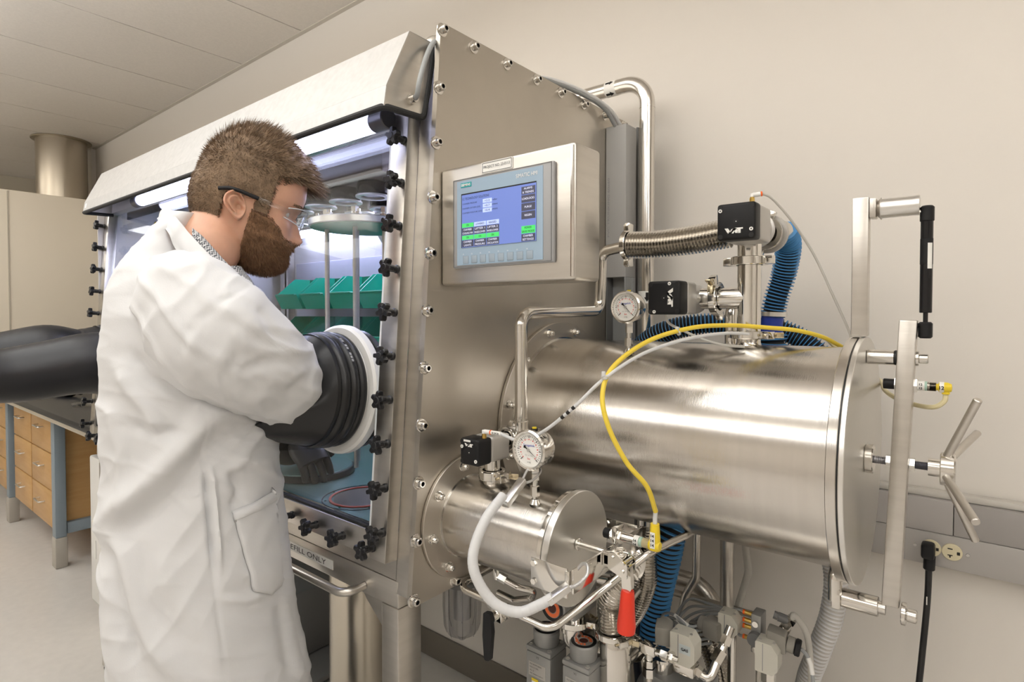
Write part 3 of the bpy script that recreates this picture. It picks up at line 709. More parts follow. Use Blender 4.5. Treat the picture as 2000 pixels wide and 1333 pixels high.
# lower hinge
part('hinge_lug', MB().tube(rounded([(-.191, CY - .006, CZ - CR - .004), (-.193, CY - .02, .905), (-.193, CY - .02, .862)], .02), .0115, 18), 'pol', la)
part('hinge_lug', MB().obox((-.1905, CY - .018, .868), XP, YP, ZP, .0075, .012, .018, .003), 'pol', la)
part('hinge_barrel', MB().cyl((-.183, 1.160, .866), (-.128, 1.160, .866), .0165, 36, .001), 'pol', la)
part('hinge_pin', MB().cyl((-.128, 1.160, .866), (-.118, 1.160, .866), .0105, 20), 'pol', la)
part('hinge_bolt', MB().lathe([(.0, 0), (.0175, 0), (.0185, .001), (.0185, .0065), (.009, .0070), (.009, .0075), (.0108, .0085), (.0108, .0205), (.009, .0222), (.0, .0222)], (-.0955, 1.160, .866), XP, 28), 'pol', la)
# door sensor
ds_ = thing('door_sensor', 'threaded proximity sensor with black cap and yellow elbow plug through the big door arm', 'sensor', (-.08, CY, 1.25))
part('sensing_cap', MB().cyl((-.127, CY, 1.251), (-.1105, CY, 1.251), .0088, 24, .001), 'black', ds_)
part('barrel', thread(-.1105, -.062, CY, 1.251, .0078), 'pol', ds_)
for x in (-.1105, -.0835): part('lock_nut', MB().hexa((x, CY, 1.251), (x + .0045, CY, 1.251), .0125), 'pol', ds_)
b = part('tag_sleeve', MB().cyl((-.0788, CY, 1.251), (-.0690, CY, 1.251), .0084, 24), 'label', ds_)
for i in range(2): words('lettering', '12', (-.0739, CY - .0088, 1.254 - .006 * i), XP, ZP, .004, 'ink', b, bold=.03)
part('collar', MB().cyl((-.0690, CY, 1.251), (-.0655, CY, 1.251), .0078, 20), mat('pale_green', (.35, .5, .42), .3), ds_)
part('coupling', thread(-.0655, -.0535, CY, 1.2505, .0078), 'pol', ds_)
part('elbow_plug', MB().cyl((-.0535, CY, 1.2505), (-.0505, CY, 1.2505), .0055, 16).lathe([(.0, 0), (.0075, 0), (.0085, .003), (.0085, .012), (.006, .017), (.0, .018)], (-.0505, CY, 1.2505), XP, 22).cyl((-.041, CY, 1.2505), (-.041, CY, 1.240), .0055, 18), 'yel2', ds_)
b = part('tag_sleeve', MB().cyl((-.0492, CY, 1.2505), (-.0432, CY, 1.2505), .0088, 22), 'label', ds_)
words('lettering', '12', (-.0462, CY - .0091, 1.2505), XP, ZP, .006, 'ink', b, bold=.03)
cb = spline([(-.041, CY, 1.240), (-.043, CY, 1.228), (-.056, CY + .004, 1.217), (-.08, CY + .03, 1.214), (-.11, CY + .05, 1.220), (-.135, CY + .10, 1.228), (-.160, 1.40, 1.235), (-.21, 1.43, 1.26), (-.26, 1.40, 1.32)], 10)
part('cable', MB().tube(cb, .0040, 10), mat('pale_yellow_cable', (.68, .60, .36), .35), ds_)

# ============================================================= SMALL ANTECHAMBER
SY, SZ, SR = .842, .966, .0795
so = V((0, SY, SZ))
sa = thing('small_antechamber', 'small horizontal steel antechamber cylinder with round plate door and red toggle clamp', 'antechamber', (-.66, SY, SZ - SR))
part('vessel', MB().lathe([(SR - .003, -.79), (SR, -.79), (SR, -.562), (SR - .003, -.562)], so, XP, 96, caps=False), 'brush', sa, sharp=60)
part('wall_flange', MB().ring(so + V((-.7995, 0, 0)), XP, SR - .001, .1235, .007, 80, bev=.001), 'panel', sa)
part('weld_bead', MB().ring(so + V((-.7925, 0, 0)), XP, SR, SR + .002, .002, 64), 'chrome', sa)
for k in range(8):
    a = 2 * math.pi * k / 8 + .18
    dup(n0_, sa, (-.7925, SY + .1035 * math.cos(a), SZ + .1035 * math.sin(a)))
part('end_ring', MB().ring(so + V((-.562, 0, 0)), XP, SR - .001, .088, .005, 96, bev=.001).ring(so + V((-.5568, 0, 0)), XP, SR - .001, .094, .0095, 96, bev=.001), 'chrome', sa)
part('gasket', MB().ring(so + V((-.5472, 0, 0)), XP, .07, .092, .0024, 80), 'rubber', sa)
d2 = part('door', MB().lathe([(.0, 0), (.0960, 0), (.097, .001), (.097, .0115), (.096, .0125), (.0, .0125)], so + V((-.5447, 0, 0)), XP, 128), ['alum', 'plate'], sa)
for p in d2.data.polygons:
    if abs(p.normal.x) > .9: p.material_index = 1
# strap bracket over the door
bx = -.472
part('cross_bar', MB().box((bx - .002, .728, .946), (bx + .002, .957, .984), .0012), 'chrome', sa)
for y, s in ((.7265, 1), (.956, -1)):
    part('side_plate', MB().box((-.549, y - .0015, .938), (bx - .008, y + .0015, .984), .001).box((bx - .0115, y - .003, .948), (bx - .0035, y + .003, .981), .001), 'chrome', sa)
    part('bracket_screw', MB().hexa((-.543, y - .004, .976), (-.543, y + .004, .976), .005).hexa((-.543, y - .004, .947), (-.543, y + .004, .947), .005), 'chrome', sa)
cl = part('toggle_clamp', MB().box((-.470, .812, .962), (-.446, .838, .986), .002).obox((-.452, .824, .974), XP, YP, ZP, .016, .012, .009, .002), 'chrome', sa)
part('plunger', MB().cyl((-.5318, SY - .006, .975), (-.527, SY - .006, .975), .0105, 20, .001).cyl((-.527, SY - .006, .975), (-.470, SY - .006, .975), .0062, 18), 'chrome', cl)
for y in (.811, .838): part('link', MB().prism(rpoly([(-.458, .962), (-.424, .950), (-.424, .975), (-.445, .990), (-.458, .988)], .004, 3), (0, y + .0015, 0), XP, ZP, .003), 'chrome', cl)
for x, z in ((-.450, .981), (-.432, .963), (-.431, .976)): part('rivet', MB().cyl((x, .807, z), (x, .843, z), .0032, 12), 'chrome', cl)
part('lever', MB().prism(rpoly([(-.440, .972), (-.424, .972), (-.421, .935), (-.430, .918), (-.438, .935)], .004, 3), (0, .829, 0), XP, ZP, .010), 'chrome', cl)
gp = MB(); gpts = [(-.4295, .824, .930), (-.430, .824, .926), (-.431, .824, .900), (-.432, .824, .872), (-.4325, .824, .862), (-.4325, .824, .859)]
rr = [.0095, .0108, .0125, .0150, .0142, .0085]
gp.tube(gpts, .01, 20, rf=lambda i: rr[i])
part('red_grip', gp, 'red', cl)
ss = thing('small_door_sensor', 'threaded proximity sensor with yellow angle plug marked 14 on small chamber bracket', 'sensor', (-.44, .868, 1.0))
sy, sz = .868, .994
part('sensing_cap', MB().cyl((-.497, sy, sz), (-.485, sy, sz), .0088, 24, .001), 'black', ss)
part('mount_lug', MB().box((-.4765, sy - .014, .9845), (-.4675, sy + .014, 1.012), .002), 'chrome', ss)
for x in (-.4675, -.4815): part('lock_nut', MB().hexa((x, sy, sz), (x + .0048, sy, sz), .0122), 'chrome', ss)
part('barrel', MB().cyl((-.485, sy, sz), (-.436, sy, sz), .0082, 24, .0005), 'pol', ss)
b = part('tag_sleeve', MB().cyl((-.4405, sy, sz), (-.4312, sy, sz), .0086, 24), 'label', ss)
for i in range(2): words('lettering', '14', (-.4358, sy - .0090, sz + .0033 - .0065 * i), XP, ZP, .0045, 'ink', b, bold=.03)
part('collar', MB().cyl((-.4312, sy, sz), (-.4255, sy, sz), .0082, 22, .001), 'pale_green' if 0 else bpy.data.materials['pale_green'], ss)
part('coupling', thread(-.4255, -.4135, sy, sz, .0078), 'ivory', ss)
ep_ = part('angle_plug', MB().lathe([(.0, 0), (.008, 0), (.0092, .002), (.0092, .014), (.007, .018), (.0, .0185)], (-.4135, sy, sz), XP, 24).lathe([(.0086, -.006), (.0086, .012), (.0072, .034), (.0072, .036), (.0, .036)], (-.4045, sy, sz), ZP, 22), 'yel2', ss)
tg = part('tag_plate', MB().box((-.4085, sy - .0096, sz - .002), (-.4005, sy - .0088, sz + .024)), 'label', ep_)
for i in range(3): words('lettering', '14', (-.4045, sy - .0098, sz + .0035 + .0075 * i), XP, ZP, .005, 'ink', tg, bold=.03)
# ============================================================= VALVES
LOGO = [[(.0, 1), (.13, 1), (.30, 0), (.24, 0), (.17, 0)], [(.17, 0), (.30, 0), (.50, .62), (.37, .62)]]
def logo(o, ux, uy, w_, parent):
    mb = MB(); h = w_ * .30; th = .19
    def stroke(a, b):
        mb.prism([(a[0]*w_, a[1]*h), (b[0]*w_, b[1]*h), ((b[0]+th)*w_, b[1]*h), ((a[0]+th)*w_, a[1]*h)][::1], o, ux, uy, .0004)
    stroke((0, 1), (.20, 0)); stroke((.20, 0), (.38, .82)); stroke((.30, 0), (.46, .95)); stroke((.46, .95), (.60, .05))
    mb.prism([(.56*w_, .72*h), (1.*w_, .72*h), (1.*w_, h), (.56*w_, h)], o, ux, uy, .0004)
    mb.prism([(.72*w_, 0), (.88*w_, 0), (.88*w_, .72*h), (.72*w_, .72*h)], o, ux, uy, .0004)
    # shift so that the mark is centred
    mb.v = [p - V(ux).normalized() * w_ / 2 - V(uy).normalized() * h / 2 for p in mb.v]
    return part('lettering', mb, 'label', parent)

def clamp(o, axis, r, h, wing, parent, nut=True):
    """two-half clamp ring with hinge lug and wing bolt; wing = radial direction of the bolt"""
    o = V(o); a = V(axis).normalized(); wv = V(wing).normalized(); t = a.cross(wv)
    mb = MB().lathe([(r * .72, -h/2), (r - .001, -h/2), (r, -h/2 + .0012), (r, h/2 - .0012), (r - .001, h/2), (r * .72, h/2)], o, a, 44, caps=False)
    mb.obox(o + wv * (r + .006), wv, t, a, .009, .010, h / 2, .0012)
    mb.obox(o - wv * (r + .005), wv, t, a, .008, .007, h / 2, .0012)
    c = part('clamp', mb, 'chrome', parent)
    if nut:
        p = o + wv * (r + .008)
        wb = MB().cyl(p - t * .016, p + t * .016, .0026, 10).cyl(p + t * .011, p + t * .018, .0055, 12)
        for s in (-1, 1):
            q = p + t * .020
            wb.obox(q + wv * s * .0075 + t * .003, (wv * s + t * .8), a, (wv * s + t * .8).cross(a), .008, .0055, .0015, .001)
        part('wing_nut', wb, mat('wing_brass', (.62, .54, .38), .25, 1) if 'wing_brass' not in bpy.data.materials else bpy.data.materials['wing_brass'], c)
    return c

def air_fitting(p, out, parent):
    p = V(p); out = V(out).normalized()
    f = part('brass_thread', MB().hexa(p, p + ZP * .007, .0045).cyl(p + ZP * .007, p + ZP * .010, .0036, 14), 'brass', parent)
    q = p + ZP * .0125
    part('elbow', MB().cyl(p + ZP * .0085, q + ZP * .003, .0042, 16, .001).cyl(q, q + out * .014, .0042, 16, .001), 'white', f)
    part('release_collar', MB().cyl(q + out * .014, q + out * .0165, .0046, 16, .0006), 'orange', f)
    return q + out * .0165

def valve(label, x0, x1, z0, z1, yf, yb, ys, lo, lux, luy, lw, scr, mk, loc):
    t = thing('angle_valve', label, 'valve', loc, 'pneumatic angle valves on the antechambers')
    h = MB().box((x0, yf, z0), (x1, yb, z1), .0055, seg=3)
    hd_ = part('black_cap', h, 'black', t)
    for a in (x0 + .0065, x1 - .0065):
        for b in (z0 + .0065, z1 - .0065):
            part('screw_hole', MB().cyl((a, yf - .0003, b), (a, yf + .004, b), .0042, 18), 'ink', hd_)
    for a, b in scr: part('cap_screw', MB().lathe([(.0033, 0), (.0033, .0012), (.0014, .0012), (.0014, .0002), (.0, .0002)], (a, yf + .0003, b), -YP, 14), 'label', hd_)
    xc, zc = (x0 + x1) / 2, (z0 + z1) / 2
    part('centre_port', MB().cyl((xc, yf - .0004, zc), (xc, yf + .002, zc), .0046, 18).cyl((xc + .001, yf - .0007, zc - .0005), (xc + .001, yf, zc - .0005), .0009, 10, mi=1), ['ink', 'label'], hd_)
    logo(lo, lux, luy, lw, hd_)
    part('actuator_body', MB().box((x0 + .0005, yb + .0003, z0 + .0005), (x1 - .0005, ys, z1 - .0005), .006, seg=3), 'alumm', t)
    return t

# valve on top of the pipe tee
v1 = valve('black capped pneumatic valve at the top of the tee over the large antechamber', -.373, -.306, 1.5025, 1.568, 1.05, 1.085, 1.152,
           (-.3425, 1.0496, 1.5185), XP, ZP, .032, [(-.3665, 1.5555), (-.3125, 1.5195)], None, (-.345, 1.11, 1.50))
part('valve_body', MB().lathe([(.0, 0), (.031, 0), (.031, .032), (.035, .034), (.035, .040), (.0, .040)], (-.345, 1.1525, 1.535), YP, 40), 'alumm', v1)
part('port_tube', MB().cyl((-.345, 1.1926, 1.535), (-.345, 1.245, 1.535), .021, 32), 'chrome', v1)
part('port_tube', MB().cyl((-.351, 1.17, 1.481), (-.351, 1.17, 1.522), .0222, 36), 'chrome', v1)
part('port_tube', MB().cyl((-.388, 1.17, 1.532), (-.360, 1.17, 1.532), .022, 32), 'chrome', v1)
clamp((-.345, 1.252, 1.535), YP, .034, .013, (-.35, 0, -1), v1, nut=False)
f1 = air_fitting((-.316, 1.066, 1.568), (1, .35, .1), v1)
# valve on the tee's side branch
v2 = valve('black capped valve lying sideways on the side branch of the pipe tee', -.508, -.441, 1.369, 1.434, 1.05, 1.090, 1.135,
           (-.4605, 1.0496, 1.402), -ZP, XP, .036, [(-.4625, 1.4285), (-.4935, 1.3745)], None, (-.475, 1.1, 1.369))
part('valve_body', MB().cyl((-.4745, 1.1353, 1.4015), (-.4745, 1.205, 1.4015), .0315, 40, .002), 'alumm', v2)
part('port_tube', MB().cyl((-.4435, 1.17, 1.4015), (-.4225, 1.17, 1.4015), .0215, 32), 'chrome', v2)
clamp((-.4145, 1.17, 1.4015), XP, .034, .014, (0, -.55, 1), v2)
# valve on the small antechamber
v3 = valve('small black capped valve standing on the small antechamber beside its dial gauge', -.754, -.7065, 1.0895, 1.1395, .775, .814, .868,
           (-.7300, .7746, 1.1275), XP, ZP, .021, [(-.7475, 1.1235), (-.713, 1.0995)], None, (-.73, .83, 1.06))
part('neck', MB().cyl((-.7295, .84, 1.069), (-.7295, .84, 1.0894), .0155, 28), 'chrome', v3)
part('rear_port', MB().cyl((-.7295, .8682, 1.122), (-.7295, .895, 1.122), .0145, 28), 'chrome', v3)
clamp((-.7295, .84, 1.0605), ZP, .0265, .017, (1, -.25, 0), v3)
part('base_port', MB().cyl((-.7295, .84, 1.043), (-.7295, .84, 1.052), .0175, 28), 'chrome', v3)
clamp((-.7295, .885, 1.122), YP, .0245, .011, (.6, 0, 1), v3, nut=False)
part('tag_plate', MB().box((-.7425, .7741, 1.1335), (-.7255, .7746, 1.1372)), 'label', v3)
f3 = air_fitting((-.712, .797, 1.1395), (1, .10, 0), v3)
b = part('tag_sleeve', MB().cyl(f3, f3 + V((.022, .0022, .0)), .0038, 16), 'label', v3)
words('lettering', '24 24 24', f3 + V((.011, -.0030, .0005)), XP, ZP, .0036, 'ink', b, bold=.02)

# pipe tee on the big antechamber
tee = thing('pipe_tee', 'polished steel pipe tee rising from the large antechamber between two clamps', 'pipe', (-.351, 1.17, 1.311))
part('stub', MB().lathe([(.0285, -.008), (.0235, .002), (.0222, .006), (.0222, .020)], (-.351, 1.17, 1.309), ZP, 36, caps=False), 'chrome', tee)
part('tube', MB().cyl((-.351, 1.17, 1.329), (-.351, 1.17, 1.4808), .0218, 40).cyl((-.3505, 1.17, 1.4015), (-.4075, 1.17, 1.4015), .0212, 36), 'chrome', tee)
clamp((-.351, 1.17, 1.3295), ZP, .0345, .015, (1, -.35, 0), tee)
clamp((-.351, 1.17, 1.4735), ZP, .0345, .016, (-1, .15, 0), tee, nut=False)
nz = thing('rear_nozzle', 'short capped steel nozzle pipe behind the tee on the large antechamber', 'pipe', (-.413, 1.255, 1.29))
part('pipe', MB().tube(rounded([(-.413, 1.255, 1.285), (-.413, 1.255, 1.385), (-.413, 1.33, 1.385)], .02), .0128, 20), 'pol', nz)

# bellows to the end plate pipe
def bellows_pts(path, r, amp, pitch, sub=6):
    pts = resample(path, pitch / sub); return pts, (lambda i: r + amp * math.cos(2 * math.pi * i / sub))
bl_ = thing('metal_bellows', 'flexible stainless bellows between the bent pipe and the upper valve', 'bellows hose', (-.5, 1.17, 1.49))
pth = spline([(-.606, 1.17, 1.524), (-.55, 1.17, 1.5205), (-.47, 1.17, 1.5235), (-.389, 1.17, 1.532)], 14)
bp_, rf_ = bellows_pts(pth, .0245, .0054, .0070); part('convolutions', MB().tube(bp_, .026, 28, rf=rf_), 'pol', bl_, sharp=80)
clamp((-.6135, 1.17, 1.524), V((1, 0, -.02)), .0335, .012, (0, .1, 1), bl_, nut=False)
clamp((-.6135, 1.17, 1.524), V((1, 0, -.02)), .0330, .0118, (0, .1, -1), bl_, nut=False)
bp = thing('bent_pipe', 'bent polished pipe from the small valve up to the upper bellows clamp', 'pipe', (-.7, .893, 1.13))
part('pipe', MB().tube(rounded([(-.7295, .893, 1.122), (-.70, .893, 1.122), (-.70, .893, 1.371), (-.697, 1.19, 1.378), (-.692, 1.19, 1.517), (-.620, 1.172, 1.522)], [.012, .028, .028, .028, .028], 10), .0125, 24), 'pol', bp)
for z in (1.165, 1.335): part('weld_ring', MB().ring((-.70, .893, z), ZP, .012, .0131, .002, 24), 'chrome', bp)
part('slip_collar', MB().cyl((-.70, .893, 1.140), (-.70, .893, 1.160), .0142, 24, .001), 'chrome', bp)

# ============================================================= DIAL GAUGES
def gauge(c, yb, r, label, stem_to, needle):
    c = V(c); t = thing('dial_gauge', label, 'gauge', (c.x, c.y, c.z), 'round dial pressure gauges')
    part('case', MB().lathe([(.0, yb), (r * .90, yb), (r * .93, yb - .002), (r * .93, .004), (r * .9, .002)], c, YP, 48, caps=False), 'pol', t)
    part('bezel', MB().lathe([(r * .80, .003), (r * .84, -.003), (r * .92, -.0035), (r, -.0005), (r, .006), (r * .93, .0075)], c, YP, 56, caps=False), 'chrome', t)
    d = part('dial', MB().cyl(c + YP * .003, c + YP * .0015, r * .815, 48), 'label', t)
    mb = MB()
    for k in range(31):
        a = R(225 - 270 * k / 30); L = .075 if k % 5 else .13; u = V((math.cos(a), 0, math.sin(a))); n = V((-math.sin(a), 0, math.cos(a)))
        mb.obox(c + u * r * (.72 - L / 2) + YP * .0013, u, n, YP, r * L / 2, r * .010 if k % 5 else r * .018, .0001)
    part('scale', mb, 'ink', d); mb = MB()
    for k in range(21):
        a = R(225 - 270 * k / 20); u = V((math.cos(a), 0, math.sin(a))); n = V((-math.sin(a), 0, math.cos(a)))
        mb.obox(c + u * r * .52 + YP * .0013, u, n, YP, r * .028, r * (.010 if k % 2 else .028), .0001)
    part('red_scale', mb, 'redink', d)
    for i, tx in enumerate(('-30', '-20', '-10', '0', '1', '2')):
        a = R(225 - 270 * i / 5); words('numeral', tx, c + V((math.cos(a) * r * .60, .0013, math.sin(a) * r * .60)), XP, ZP, r * .075, 'ink', d)
    words('maker_name', 'Swagelok', c + V((.0, .0013, r * .22)), V((1, 0, .03)), ZP, r * .15, 'blueink', d, width=r * .68)
    words('lettering', 'CL 1.6  316', c + V((0, .0013, -r * .26)), XP, ZP, r * .07, 'greyink', d); words('lettering', 'bar', c + V((0, .0013, -r * .42)), XP, ZP, r * .10, 'redink', d)
    words('lettering', 'in.Hg', c + V((0, .0013, -r * .60)), XP, ZP, r * .09, 'ink', d)
    a = R(needle); u = V((math.cos(a), 0, math.sin(a))); n = V((-math.sin(a), 0, math.cos(a)))
    nm = MB().add([c + u * r * .66 - YP * .0006, c + n * r * .025 - YP * .0006, c - u * r * .18 + n * r * .03 - YP * .0006, c - u * r * .30 + n * r * .085 - YP * .0006, c - u * r * .34 - YP * .0006, c - u * r * .30 - n * r * .085 - YP * .0006, c - u * r * .18 - n * r * .03 - YP * .0006, c - n * r * .025 - YP * .0006], [tuple(range(8))[::-1]])
    part('needle', nm, 'ink', d); part('needle_cap', MB().cyl(c - YP * .0004, c - YP * .0016, r * .085, 16), 'alumm', d)
    part('fill_plug', MB().cyl(c + V((0, yb * .5, r * .9)), c + V((0, yb * .5, r * .99)), .0065, 14).cyl(c + V((0, yb * .5, r * .99)), c + V((0, yb * .5, r * 1.06)), .0040, 12, mi=1), ['black', 'yel2'], t)
    s0 = c + V((0, yb * .55, -r * .90)); s1 = V(stem_to); m_ = s0.lerp(s1, .35)
    part('stem', MB().cyl(s0, m_, .0085, 4).cyl(m_, s1, .0050, 16).hexa(s0.lerp(s1, .52), s0.lerp(s1, .78), .0085).lathe([(.0065, 0), (.0075, .002), (.011, .008)], s0.lerp(s1, .86), s1 - s0, 20, caps=False), 'chrome', t)
    return t
gauge((-.603, .790, 1.1345), .034, .0355, 'round steel dial pressure gauge on the small antechamber', (-.603, .809, 1.036), -33)
gauge((-.561, 1.06, 1.384), .030, .0335, 'round steel dial pressure gauge on the large antechamber left of the sideways valve', (-.563, 1.078, 1.290), -45)

# ============================================================= TRUNKING AND REAR PIPE
tk = thing('cable_trunking', 'upright grey plastic cable trunking on the rear edge of the glovebox end plate', 'trunking', (-.77, 1.42, 1.0))
part('cover', MB().box((-.799, 1.394, 1.470), (-.738, 1.452, 1.878), .001), 'greyp', tk)
part('lower_channel', MB().box((-.799, 1.430, 1.05), (-.738, 1.452, 1.4698), .001).box((-.7425, 1.395, 1.05), (-.7385, 1.4299, 1.4698)), mat('trunk_lower', (.30, .31, .31), .5), tk)
part('channel_back', MB().box((-.7985, 1.397, 1.05), (-.7955, 1.4298, 1.4698)), 'greyd', tk)
words('lettering', 'PVC TRUNKING 60x60', (-.790, 1.3936, 1.66), ZP, -XP, .006, 'greyink', tk, width=.16)
gc = thing('grey_cable', 'grey cables arching over the end plate into the top of the trunking', 'cable', (-.79, 1.3, 1.88))
for dx_, dy_, dz_ in ((0, 0, 0), (.006, .022, .004)):
    part('strand', MB().tube(spline([(-.86, 1.02 + dy_, 1.925 + dz_), (-.82 + dx_, 1.14 + dy_, 1.934 + dz_), (-.792 + dx_, 1.26 + dy_, 1.928 + dz_), (-.778 + dx_, 1.35 + dy_, 1.912), (-.772 + dx_, 1.398 + dy_, 1.878)], 10), .0055, 12), 'cable' if dx_ == 0 else 'milky', gc)
hc = thing('hood_cable', 'grey cable curving from the hood gland up behind the end plate', 'cable', (-.82, .73, 1.77))
part('strand', MB().tube(spline([(-.8125, .722, 1.768), (-.800, .715, 1.772), (-.795, .716, 1.795), (-.800, .735, 1.84), (-.812, .765, 1.883), (-.826, .80, 1.901), (-.85, .86, 1.905)], 10), .0048, 12), 'cable', hc)
rp = thing('rear_exhaust_pipe', 'tall bent steel pipe with arrow bands rising along the wall behind the end plate', 'pipe', (-.705, 1.45, .4))
part('pipe', MB().tube(rounded([(-1.5, 1.45, 2.003), (-.705, 1.45, 2.003), (-.705, 1.45, .62), (-.858, 1.45, .60)], [.065, .05], 14), .0205, 32), 'pol', rp)
for z in (1.925,): part('weld_ring', MB().ring((-.705, 1.45, z), ZP, .02, .0212, .002, 30), 'chrome', rp)
def band(o, ax, r):
    b = part('arrow_band', MB().ring(o, ax, r - .0005, r + .0004, .033, 40), 'label', rp); a = V(ax).normalized()
    for k in range(4):
        th = k * math.pi / 2 - .55; x, y, _ = frame(a); rows_ = []; mb = MB(); RR = r + .0008
        def q(s, tt): return V(o) + a * s + (x * math.cos(th + tt) + y * math.sin(th + tt)) * RR
        for s0, s1, w0, w1 in ((.004, .017, .17, .17), (.017, .023, .36, .18), (.023, .029, .18, .0)):
            for j in range(4):
                f0, f1 = -1 + j * .5, -1 + (j + 1) * .5
                mb.add([q(s0, w0 * f0), q(s1, w1 * f0), q(s1, w1 * f1), q(s0, w0 * f1)], [(0, 1, 2, 3)])
        part('arrow', mb, 'ink', b)
band((-.828, 1.45, 2.003), XP, .0205); band((-.705, 1.45, 1.432), -ZP, .0205)
up = thing('upper_elbow_pipe', 'curved steel pipe behind the hood at the top front of the end plate', 'pipe', (-.9, .85, 1.9))
part('pipe', MB().tube(rounded([(-.855, .792, 1.86), (-.852, .792, 1.915), (-.842, .86, 1.902), (-.84, 1.0, 1.86)], .03, 8), .0145, 20), 'pol', up)
sp = thing('support_strip', 'thin upright grey metal strip between the trunking and the tall rear pipe', 'strip', (-.757, 1.5, 1.0))
part('strip', MB().box((-.760, 1.495, .4), (-.754, 1.515, 1.896)), 'greyd', sp)

# ============================================================= HOSES
def ribbed(name, label, path, r, amp, pitch, cols, cat='hose'):
    pts = resample(path, pitch / 6); t = thing(name, label, cat, path[0])
    prof = [1, .9, -.5, -1, -1, -.6]
    part('ribbed_wall', MB().tube(pts, r, 26, rf=lambda i: r + amp * prof[i % 6], mf=lambda i: 0 if i % 6 in (0, 5) else 1), cols, t, sharp=70); return t
bh1 = ribbed('blue_hose', 'blue spiral ribbed hose hanging from the upper valve down behind the tee', spline([(-.330, 1.335, 1.548), (-.330, 1.375, 1.52), (-.345, 1.40, 1.46), (-.362, 1.405, 1.405), (-.370, 1.408, 1.367)], 12), .0240, .0032, .0076, ['blue', 'ink'])
el = thing('clamped_elbow', 'steel elbow flange behind the upper valve joining the blue hose', 'pipe elbow', (-.34, 1.29, 1.53))
part('elbow', MB().tube(rounded([(-.345, 1.2595, 1.535), (-.345, 1.29, 1.540), (-.330, 1.334, 1.548)], .02), .022, 28), 'pol', el)
part('flange', MB().ring((-.3445, 1.262, 1.5355), V((0, 1, .1)), .021, .040, .012, 44, bev=.001), 'alumm', el)
part('cuff', MB().cyl((-.370, 1.408, 1.3665), (-.372, 1.408, 1.325), .0235, 30, .001), 'bluec', bh1)
part('band_clamp', MB().ring((-.3675, 1.408, 1.375), (-.04, 0, -1), .026, .0285, .010, 36), 'alum', bh1)
ribbed('blue_hose', 'blue ribbed hose running down behind the large antechamber below the blue cuff', spline([(-.372, 1.408, 1.3245), (-.376, 1.41, 1.28), (-.42, 1.42, 1.15), (-.50, 1.36, 1.0), (-.537, 1.26, .89), (-.556, 1.25, .80), (-.578, 1.25, .70), (-.590, 1.25, .61), (-.592, 1.25, .575)], 14), .0305, .0040, .0115, ['blue', 'ink'])
ribbed('blue_hose', 'blue ribbed hose arching low behind the tee and the yellow cable', spline([(-.76, 1.445, 1.18), (-.715, 1.40, 1.255), (-.66, 1.385, 1.305), (-.60, 1.385, 1.332), (-.53, 1.40, 1.345), (-.46, 1.43, 1.345), (-.36, 1.46, 1.33), (-.28, 1.47, 1.27), (-.25, 1.47, 1.15)], 12), .0240, .0032, .0080, ['blue', 'ink'])
ribbed('white_hose', 'white corrugated hose hanging under the right end of the large antechamber', spline([(-.30, 1.36, .97), (-.25, 1.352, .90), (-.226, 1.35, .83), (-.232, 1.35, .74), (-.258, 1.352, .645), (-.282, 1.375, .56), (-.298, 1.45, .43), (-.30, 1.47, .22), (-.30, 1.47, .012)], 12), .0215, .0016, .0085, ['milky', mat('milky_groove', (.55, .53, .50), .5)])

# ============================================================= CABLES AND THIN TUBES
yc = thing('yellow_cable', 'long yellow sensor cable looping over and in front of the large antechamber', 'cable', (-.45, .8, 1.2))
ypts = [(-.4045, .868, 1.029), (-.4035, .868, 1.050), (-.408, .845, 1.095), (-.432, .822, 1.135), (-.456, .806, 1.192), (-.470, .812, 1.242), (-.468, .845, 1.284), (-.440, .915, 1.324), (-.394, .985, 1.3455), (-.355, 1.06, 1.3495), (-.305, 1.125, 1.345), (-.258, 1.175, 1.338), (-.215, 1.225, 1.318), (-.185, 1.29, 1.275), (-.20, 1.37, 1.17)]
part('jacket', MB().tube(spline(ypts[1:], 12), .0040, 14), 'yellow', yc)
part('cable_end', MB().tube([(-.4045, .868, 1.029), (-.4045, .868, 1.040), (-.4035, .868, 1.052), (-.4046, .862, 1.064)], .0036, 12), 'milky', yc)
wt = thing('white_tube', 'thin white air tube from the small valve up along the yellow cable', 'tube', tuple(f3))
wpts = [tuple(f3 + V((.020, .002, 0))), (-.63, .80, 1.1465), (-.575, .795, 1.170), (-.515, .80, 1.218), (-.474, .822, 1.264), (-.44, .893, 1.303), (-.398, .97, 1.326), (-.36, 1.045, 1.335), (-.33, 1.10, 1.334)]
part('tube', MB().tube(spline(wpts, 12), .0030, 12), 'milky', wt)
part('printed_text', MB().tube(spline(wpts, 12)[30:38], .00312, 12, mf=lambda i: i % 2), ['milky', 'ink'], wt)
for p, q in ((V((-.4685, .8165, 1.268)), V((-.3, .5, .8))), (V((-.4085, .965, 1.338)), V((.5, .6, .3)))):
    tie = part('cable_tie', MB().ring(p - q.normalized() * .0015, q, .0046, .0058, .003, 20).obox(p + V((0, -.004, .006)), XP, YP, ZP, .003, .002, .004, .0008), 'milky', wt)
ct2 = thing('clear_tube', 'thin clear air tube slanting from the upper valve down to the post', 'tube', tuple(f1))
part('tube', MB().tube(spline([tuple(f1), (-.288, 1.085, 1.574), (-.266, 1.12, 1.540), (-.238, 1.17, 1.480), (-.209, 1.20, 1.40), (-.185, 1.208, 1.338), (-.178, 1.23, 1.30)], 12), .0021, 12), mat('frosted_tube', (.70, .68, .63), .3, trans=.35), ct2)
ct3 = thing('clear_tube', 'thin clear air tube drooping from the sideways valve to the yellow cable', 'tube', (-.49, 1.1, 1.37))
